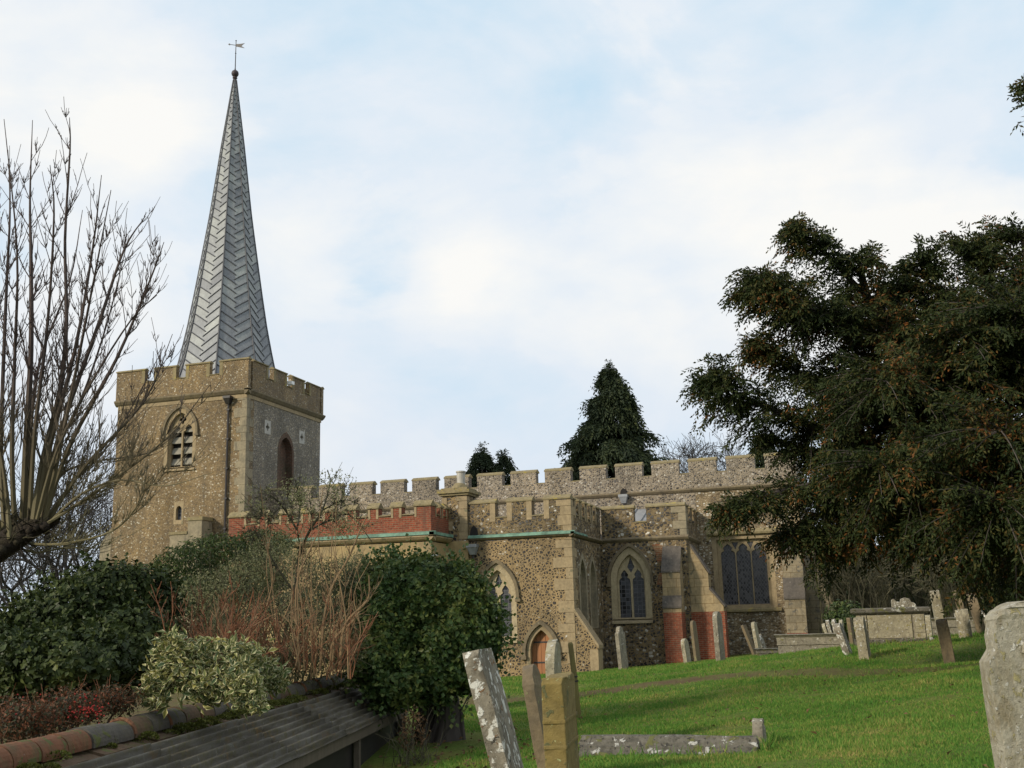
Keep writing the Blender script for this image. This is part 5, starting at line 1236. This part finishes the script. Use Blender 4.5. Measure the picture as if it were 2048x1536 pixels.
m = MB(); lp = lumps_px([(600, 1000, D1, 90, 52), (530, 1015, D1, 60, 50), (660, 985, D1, 62, 48), (690, 1055, D1, 62, 40), (560, 1080, D1, 80, 40)])
p, nr = lump_pts(lp, 3200, .5); leaves(m, p, rdir(3200), rdir(3200), .032*rng.uniform(.6, 1.3, 3200), .019); m.build('crown', M['newleaf'], ht)

# distant bare trees
def bare_tree(name, px, d, ytop, label, spread=.55, seed=1, levels=6, group=None, mat='bark_far', trunk=.25, nchild=3, py=1240):
    rs = np.random.default_rng(seed); b = at(px, py, d); b[2] = gz(b[0], b[1])-.2; H = at(px, ytop, d)[2]-b[2]
    t_ = thing(name, tuple(b+[0, 0, .2]), label, 'tree', group)
    mt, mc = MB(), MB(); lens = [H*.26*(.80**k) for k in range(levels+1)]
    def grow(p, dr, lv, r):
        L = lens[lv]*rs.uniform(.75, 1.2); pts = [p]; dd = dr
        for s_ in range(4):
            dd = unit(dd+rs.normal(size=3)*.13+np.array([0, 0, .06])); pts.append(pts[-1]+dd*L/4)
        r1 = max(r*.62, d*.00022)
        (mt if lv < 2 else mc).tube(pts, np.linspace(r, r1, 5), max(3, 7-lv), cap=False)
        if lv >= levels: return
        for k in range(nchild if lv > 0 else nchild+1):
            s = unit(np.cross(dd, rs.normal(size=3))); nd = unit(dd*(1-spread*.35)+s*spread*rs.uniform(.6, 1.25))
            st = pts[-1] if k < 2 else pts[rs.integers(2, 5)]
            grow(st, nd, lv+1, r1*rs.uniform(.75, 1))
    grow(b, np.array([0, 0, 1.0]), 0, trunk)
    mt.build('trunk', M[mat], t_); mc.build('crown', M[mat], t_)
gt = 'bare trees beyond the church'
bare_tree('bare_tree', 195, 62, 905, 'bare tree close against the left side of the tower', .6, 3, 6, gt, trunk=.3)
bare_tree('bare_tree', 130, 68, 880, 'bare tree second to the left of the tower', .6, 5, 6, gt, trunk=.3)
bare_tree('bare_tree', 70, 75, 990, 'low spreading bare tree behind the pollard shoots', .7, 8, 6, gt, trunk=.3)
bare_tree('bare_tree', 10, 66, 930, 'bare tree at the far left behind the pollard', .65, 11, 6, gt, trunk=.3)
bare_tree('bare_tree', 1445, 78, 795, 'bare round tree above the nave parapet left of the yew', .75, 14, 7, gt, trunk=.3)
bare_tree('bare_tree', 1610, 80, 860, 'bare tree behind the chancel corner seen through the yew', .75, 17, 6, gt, trunk=.3)

# ---- conifers and yew
def conifer(name, px, py, d, prof, zlow, label, n, tip=.6):
    """prof: list of (metres below the tip, radius)"""
    ap = at(px, py, d); g = gz(ap[0], ap[1]); t_ = thing(name, (ap[0], ap[1], g), label, 'tree', 'conifers beyond the nave')
    H = ap[2]-g; hs = np.array([p[0] for p in prof]); rs = np.array([p[1] for p in prof])
    m = MB(); m.tube([(ap[0], ap[1], g-.2), (ap[0], ap[1], g+H*.5), tuple(ap)], [.35, .22, .03], 7); m.build('trunk', M['bark'], t_)
    m = MB()
    nb = int(n/26)
    zz_ = rng.uniform(0, 1, nb)**.62*(ap[2]-zlow); az = rng.uniform(0, 2*np.pi, nb); Rb = np.interp(zz_, hs, rs)*rng.uniform(.5, 1.32, nb)
    lob = 1+.10*np.sin(az*5+zz_*1.3)+.07*np.sin(az*3-zz_*2.1)
    Rb = Rb*lob
    pos, dr = [], []
    for k in range(nb):
        o = np.array([math.cos(az[k]), math.sin(az[k]), 0]); c0 = np.array([ap[0], ap[1], ap[2]-zz_[k]+Rb[k]*.12])
        f = rng.uniform(.35, 1.0, 26)**.6; sdv = np.array([-o[1], o[0], 0])
        p = c0+o*(Rb[k]*f)[:, None]+sdv*rng.normal(0, .16+.05*Rb[k], 26)[:, None]; p[:, 2] -= Rb[k]*.35*f**2-.25*Rb[k]*f*(f > .8)*.3
        pos.append(p); dr.append(o*.55+np.array([0, 0, -.75])+rng.normal(size=(26, 3))*.28)
    sprigs(m, np.concatenate(pos), np.concatenate(dr), rng.uniform(.45, .95, nb*26)*tip, 7, .30*tip, .10*tip, .35)
    # upright leader
    k = 60; p = np.tile(ap, (k, 1))+rng.normal(size=(k, 3))*np.array([.12, .12, .3])-[0, 0, .3]; sprigs(m, p, rdir(k)+[0, 0, .6], .4, 6, .2, .07, .4)
    m.build('crown', M['conifer'], t_)
conifer('conifer', 1218, 731, 75, [(0, .08), (.5, .35), (1.2, .85), (2.4, 1.35), (4, 1.95), (6, 2.85), (7.5, 3.5), (12, 4.3)], 8.0, 'big dark conifer with drooping branches behind the nave parapet', 11000, 1.2)
conifer('conifer', 963, 898, 70, [(0, .15), (.6, .5), (1.6, 1.0), (4, 1.5)], 8.5, 'small pointed conifer behind the nave, left of its twin', 2600, .8)
conifer('conifer', 1004, 908, 71, [(0, .2), (.5, .45), (1.4, .95), (4, 1.5)], 8.5, 'small blunt conifer behind the nave, right of its twin', 2600, .8)
conifer('conifer', 1522, 872, 72, [(0, .3), (.6, .8), (2, 1.3), (5, 1.8)], 8.5, 'narrow dark conifer half hidden by the yew tips', 2600, .8)

# yew
YD = 20.0
yb = at(2160, 1300, YD); yw = thing('yew_tree', (yb[0], yb[1], gz(yb[0], yb[1])), 'huge dark spreading yew with russet tinged foliage at the right', 'tree')
m = MB(); base_ = np.array([yb[0], yb[1], gz(yb[0], yb[1])-.2])
shoot(m, [base_, base_+[.1, 0, 1.2], at(2140, 1000, YD), at(2120, 800, YD)], .7, .35, 12)
limbs = [([(2130, 1000), (2000, 880), (1860, 720), (1730, 590), (1645, 500), (1592, 452)], -.5, 62, 16), ([(2130, 1000), (1960, 850), (1790, 700), (1640, 625), (1560, 590), (1512, 570)], -1.0, 80, 24),
 ([(2130, 1020), (1950, 920), (1760, 830), (1640, 770), (1560, 720), (1522, 698)], .6, 78, 24), ([(2120, 1040), (1930, 960), (1740, 900), (1570, 830), (1470, 785), (1425, 755)], -.6, 80, 24),
 ([(2120, 1040), (1900, 990), (1720, 965), (1600, 975), (1510, 1000), (1450, 1022)], -2.0, 50, 12), ([(2120, 1060), (1900, 1020), (1760, 1035), (1650, 1075), (1585, 1060)], -1.5, 80, 26),
 ([(2100, 820), (1980, 680), (1870, 580), (1832, 512)], 0, 70, 18), ([(1800, 690), (1740, 610), (1722, 540), (1718, 510)], -.6, 42, 14), ([(2100, 800), (2020, 640), (1960, 540), (1945, 490)], .5, 80, 22),
 ([(2110, 780), (2080, 620), (2050, 500), (2045, 470)], .2, 80, 22), ([(2130, 800), (2180, 620), (2160, 450)], -.5, 100, 40), ([(2150, 850), (2300, 700), (2420, 640)], 0, 120, 60), ([(2150, 950), (2350, 900), (2500, 860)], 0, 120, 60),
 ([(2120, 1060), (1960, 1010), (1860, 1005), (1800, 1030)], -1.5, 60, 22), ([(2130, 1050), (2060, 1040), (2000, 1050)], -2, 50, 26), ([(1640, 625), (1570, 600), (1525, 545)], -1.0, 48, 14), ([(1740, 900), (1660, 910), (1590, 895), (1520, 870)], -.2, 46, 16),
 ([(2130, 950), (1930, 800), (1850, 760), (1760, 760)], -2.5, 100, 70), ([(2130, 1000), (1950, 960), (1850, 920), (1740, 930)], -3, 100, 70), ([(2130, 900), (2000, 760), (1930, 680)], -2.5, 100, 70), ([(2130, 950), (2060, 900), (2000, 860)], -4, 110, 90), ([(2130, 1000), (2060, 1020), (1990, 1000)], -4, 110, 80),
 ([(2130, 800), (2070, 700), (2040, 620)], -3, 110, 80), ([(1860, 720), (1800, 660), (1790, 600), (1795, 560)], .3, 60, 20)]
pos, dr, lens = [], [], []
def fan(p0, d0, L):
    """one drooping flat branchlet carrying its sprigs left and right"""
    n_ = max(5, int(L/.075)); t_ = np.linspace(.1, 1, n_); d0 = unit(d0)
    pts = p0+d0*(L*t_)[:, None]; pts[:, 2] += -.30*L*t_**2+.10*L*t_
    tg = d0+np.array([0, 0, .1])-np.array([0, 0, .6])*t_[:, None]
    sd = unit(np.cross(d0, np.array([0, 0, 1.0])+rng.normal(size=3)*.3)); sg = np.where(np.arange(n_) % 2, 1, -1)[:, None]
    pos.append(pts+rng.normal(size=(n_, 3))*.018); dr.append(unit(tg)*.75+sd*sg*.65+rng.normal(size=(n_, 3))*.16+np.array([0, 0, -.22])); lens.append(np.full(n_, .27)*(1.12-.35*t_))
    m.tube(np.vstack([p0, pts[::3], pts[-1:]]), np.linspace(.012, .004, len(pts[::3])+2), 3, cap=False)
for pl, dd, spread_, tipr in limbs:
    n_ = len(pl); q = shoot(m, [at(x, y, YD+dd*k/(n_-1)) for k, (x, y) in enumerate(pl)], .14, .010, 7)
    seg = np.linalg.norm(np.diff(q, axis=0), axis=1).sum(); cnt = int(seg*(13+spread_*.13))
    for t_ in rng.uniform(.12, 1.0, cnt)**.75:
        i_ = min(int(t_*(len(q)-1)), len(q)-2); ax = unit(q[i_+1]-q[i_]); R_l = (spread_*1.1*(1-t_)**.6+tipr*.9)*YD/F_PX
        s_ = unit(np.cross(ax, np.array([0, 0, 1.0]))); a_ = rng.normal(0, .7)+(0 if rng.random() < .5 else np.pi); o_ = s_*math.cos(a_)+np.cross(s_, ax)*math.sin(a_)*.8
        fan(q[i_]+(q[i_+1]-q[i_])*rng.random(), ax*rng.uniform(.35, 1.0)+o_*.8, R_l*rng.uniform(.35, 1.5)+.12)
    for _ in range(6): fan(q[-3], unit(q[-1]-q[-3])+rng.normal(size=3)*.4, .2+tipr*YD/F_PX*.5)
# body of the crown
lp = lumps_px([(1890, 760, 20.5, 200, 185), (2010, 680, 20.5, 190, 185), (2060, 900, 20, 260, 280), (1850, 940, 20, 190, 130), (2180, 780, 20, 240, 300), (1740, 880, 19.6, 100, 100), (1770, 750, 20.2, 120, 90), (2350, 850, 20.5, 220, 260), (1720, 1005, 19.2, 90, 66), (1640, 640, 20, 80, 48), (1650, 840, 19.7, 85, 52), (1800, 640, 20.3, 90, 70), (2010, 1000, 19.5, 170, 80)])
p, nr = lump_pts(lp, 1900, .18, .2)
for k in range(len(p)): fan(p[k]-nr[k]*.35, nr[k]*np.array([1, 1, .55])+rng.normal(size=3)*.35, rng.uniform(.5, 1.05))
# the sprig that reaches into the frame at the upper right
q = shoot(m, [at(2120, 800, YD), at(2240, 520, YD-1), at(2200, 300, YD-2), at(2110, 190, YD-2), at(2052, 168, YD-2)], .10, .01, 6)
for k in range(46):
    i_ = rng.integers(3, len(q)-6); fan(q[i_], unit(q[i_+1]-q[i_])*.6+rng.normal(size=3)*.7, .9*(1-i_/len(q))+.12)
p = at(2052, 176, YD-2)+rng.normal(size=(40, 3))*np.array([.07, .1, .09]); pos.append(p); dr.append(rdir(40)+[-.5, 0, .1]); lens.append(np.full(40, .16))
p = at(2110, 195, YD-2)+rng.normal(size=(160, 3))*np.array([.22, .2, .15]); pos.append(p); dr.append(rdir(160)+[-.3, 0, 0]); lens.append(np.full(160, .25))
m.build('trunk', M['bark'], yw)
m = MB(); sprigs(m, np.concatenate(pos), np.concatenate(dr), np.concatenate(lens)*rng.uniform(.7, 1.3, sum(len(a) for a in pos)), 8, .105, .036, .35)
m.build('crown', M['yew'], yw)

# undergrowth to the right of the church, in the yew's shade
def thicket(px, py, d, rx, ry, n, label, seed):
    b = at(px, 1245, d); t_ = thing('bare_shrub', (b[0], b[1], gz(b[0], b[1])), label, 'shrub', 'bare shrubs behind the tombs')
    m = MB()
    for k in range(n):
        a = random.uniform(-1, 1); hx = rx*a; top = at(px+hx*1.1+random.gauss(0, 10), py-ry*math.sqrt(max(.05, 1-a*a*.8))*random.uniform(.5, 1.1), d+random.gauss(0, .8))
        s0 = np.array([b[0]+random.gauss(0, .5)+hx*.5*d/F_PX, b[1]+random.gauss(0, .6), gz(b[0], b[1])-.1]); md = (s0+top)/2+np.array([random.gauss(0, .2), 0, .5])
        q = shoot(m, [s0, md, top, top+np.array([random.gauss(.0, .5)+.4*a, 0, -random.uniform(.0, .5)])], .03, .010, 3); side_twigs(m, q, .02, 7, 1.2, .1, 1, .8, rad=.011)
    m.build('stems', M['twig_olive'], t_)
thicket(1720, 1200, 44, 70, 95, 90, 'arching bare shrub behind the chest tomb, next to the church', 1)
thicket(1830, 1200, 46, 75, 90, 90, 'dense bare shrub behind the chest tomb, under the yew', 2)
thicket(1930, 1200, 42, 65, 90, 80, 'bare shrub behind the tall brown headstones', 3)
bush('evergreen_shrub', 'low green bush beside the pale slip headstones', 'shrub', [(1690, 1238, 41, 42, 38), (1730, 1250, 42, 45, 28)], 2600, .16, 'hedge', .5, .25)
bush('evergreen_shrub', 'wide dark green undergrowth behind the chest tomb', 'shrub', [(1760, 1195, 49, 90, 60), (1850, 1185, 50, 90, 75), (1930, 1180, 48, 80, 80)], 9000, .2, 'ivy', .6, .3)
bush('hedge', 'dark evergreen hedge closing the churchyard under the yew', 'hedge', [(1700+95*k, 1165+12*(k % 2), 56, 85, 95) for k in range(8)], 34000, .36, 'yew', .55, .35, 24)
bush('evergreen_shrub', 'dark evergreen bush in the yew shade at the far right', 'shrub', [(2000, 1150, 31, 70, 90), (2090, 1140, 30, 90, 120), (1960, 1120, 34, 60, 60)], 9000, .16, 'yew', .5, .3)

# ================================================================== grass and fallen leaves
N = 230000
d = 4.5*np.exp(rng.random(N)**.9*math.log(40/4.5)); px = rng.uniform(820, 2100, N)
fr = ray(1024, 1246); X_ = np.zeros(N); Y_ = np.zeros(N)
lat = (px-1024)/F_PX*d
X_ = CF[0]/math.hypot(CF[0], CF[1])*d+_r[0]*lat; Y_ = CF[1]/math.hypot(CF[0], CF[1])*d+_r[1]*lat
ok = np.ones(N, bool)
pdv = Y_-path_y(X_); ok &= ~((np.abs(pdv) < .36) & (rng.random(N) < np.interp(X_, [-3, 2], [.97, .75]))); ok &= ~((X_ < -5.0) & (Y_ < 15.5)); ok &= ~((Y_ > 39.8) & (X_ < -9.4)) & ~((Y_ > 43.8) & (X_ < -6.0)) & (Y_ < 47.4)
sp_ = (X_ < -5.5) & (np.hypot((X_+8.0)/2.4, (pdv-.2)/.6) < 1.0) & (rng.random(N) < .7); ok &= ~sp_
X_, Y_, d = X_[ok], Y_[ok], d[ok]; n = len(X_)
base_ = np.stack([X_, Y_, ground(X_, Y_)+.02*np.sin(X_*1.7+np.sin(Y_*.9)*2)*np.exp(-((Y_-18)/18)**2)-.006], -1)
patch = .75+.35*np.sin(X_*1.9+1.3*np.sin(Y_*1.1))*np.sin(Y_*1.6+X_*.4)
ax = rdir(n)*.55+np.array([0, 0, 1.0]); h = (.032+.0013*d)*rng.uniform(.6, 1.5, n)*patch
m = MB(); leaves(m, base_, ax, rdir(n), h, .006+.0006*d, .12, .35)
for o_ in [o for o in bpy.data.objects if o.parent is None and o.get('category') in ('headstone', 'footstone', 'tomb', 'grave stone', 'post')]:
    x0, y0 = o_.location.x, o_.location.y
    if y0 > 34: continue
    lx = {'tomb': .95, 'grave stone': .9}.get(o_['category'], .09); ly = {'tomb': .5, 'grave stone': .26}.get(o_['category'], .30)
    n_ = int(260*(lx+ly)); a_ = rng.uniform(0, 2*np.pi, n_); s_ = np.maximum(np.abs(np.cos(a_)), np.abs(np.sin(a_)))
    X2 = x0+np.cos(a_)/s_*(lx+.03)+rng.normal(0, .025, n_); Y2 = y0+np.sin(a_)/s_*(ly+.03)+rng.normal(0, .025, n_)
    leaves(m, np.stack([X2, Y2, ground(X2, Y2)-.01], -1), rdir(n_)*.5+np.array([0, 0, 1.0]), rdir(n_), rng.uniform(.05, .15, n_), .012, .15, .35)
nt_ = 420; tx = rng.uniform(-6, 2.5, nt_); ty = 8+rng.random(nt_)**.8*24; n_ = nt_*14
X2 = np.repeat(tx, 14)+rng.normal(0, .05, n_); Y2 = np.repeat(ty, 14)+rng.normal(0, .05, n_)
leaves(m, np.stack([X2, Y2, ground(X2, Y2)-.01], -1), rdir(n_)*.6+np.array([0, 0, 1.0]), rdir(n_), rng.uniform(.05, .13, n_), .010, .15, .35)
GRASS = m
tag(GRASS.build('grass', M['grass']), 'short mown grass over the churchyard slope', 'grass', kind='stuff')
m = MB(); n = 620
pp_ = np.concatenate([np.stack([rng.normal(-4.9, 1.0, 360), rng.normal(12.5, 1.8, 360)], 1), np.stack([rng.uniform(-5.5, 1.5, 260), rng.uniform(8.5, 32, 260)], 1)])
z_ = ground(pp_[:, 0], pp_[:, 1])+.03
leaves(m, np.column_stack([pp_, z_]), rdir(n)*np.array([1, 1, .3]), rdir(n)*.5+[0, 0, 1], .07*rng.uniform(.5, 1.3, n), .045, .2)
tag(m.build('fallen_leaves', M['dryleaf']), 'scattered brown fallen leaves on the grass', 'leaves', kind='stuff')
# withered clump by the end of the lean-to
b_ = at(826, 1500, 13.2); b_[2] = gz(b_[0], b_[1]); wt = thing('withered_plant', tuple(b_), 'withered brown plant clump at the end of the lean-to', 'plant')
m = MB(); n = 46; bb = np.tile(b_, (n, 1))+rng.normal(size=(n, 3))*[.12, .12, 0]; twigs(m, n, bb, rng.normal(size=(n, 3))*.4+[0, 0, 1], rng.uniform(.3, .75, n), np.full(n, .006), .6); m.build('stems', M['twig_olive'], wt)
m = MB(); lp = [(b_+np.array([0, 0, .42]), np.array([.2, .2, .26]))]; p, nr = lump_pts(lp, 500, .3); p = p[:260]; leaves(m, p, rdir(260)+[0, 0, -.5], rdir(260), .05, .025); m.build('dead_leaves', M['dryleaf'], wt)
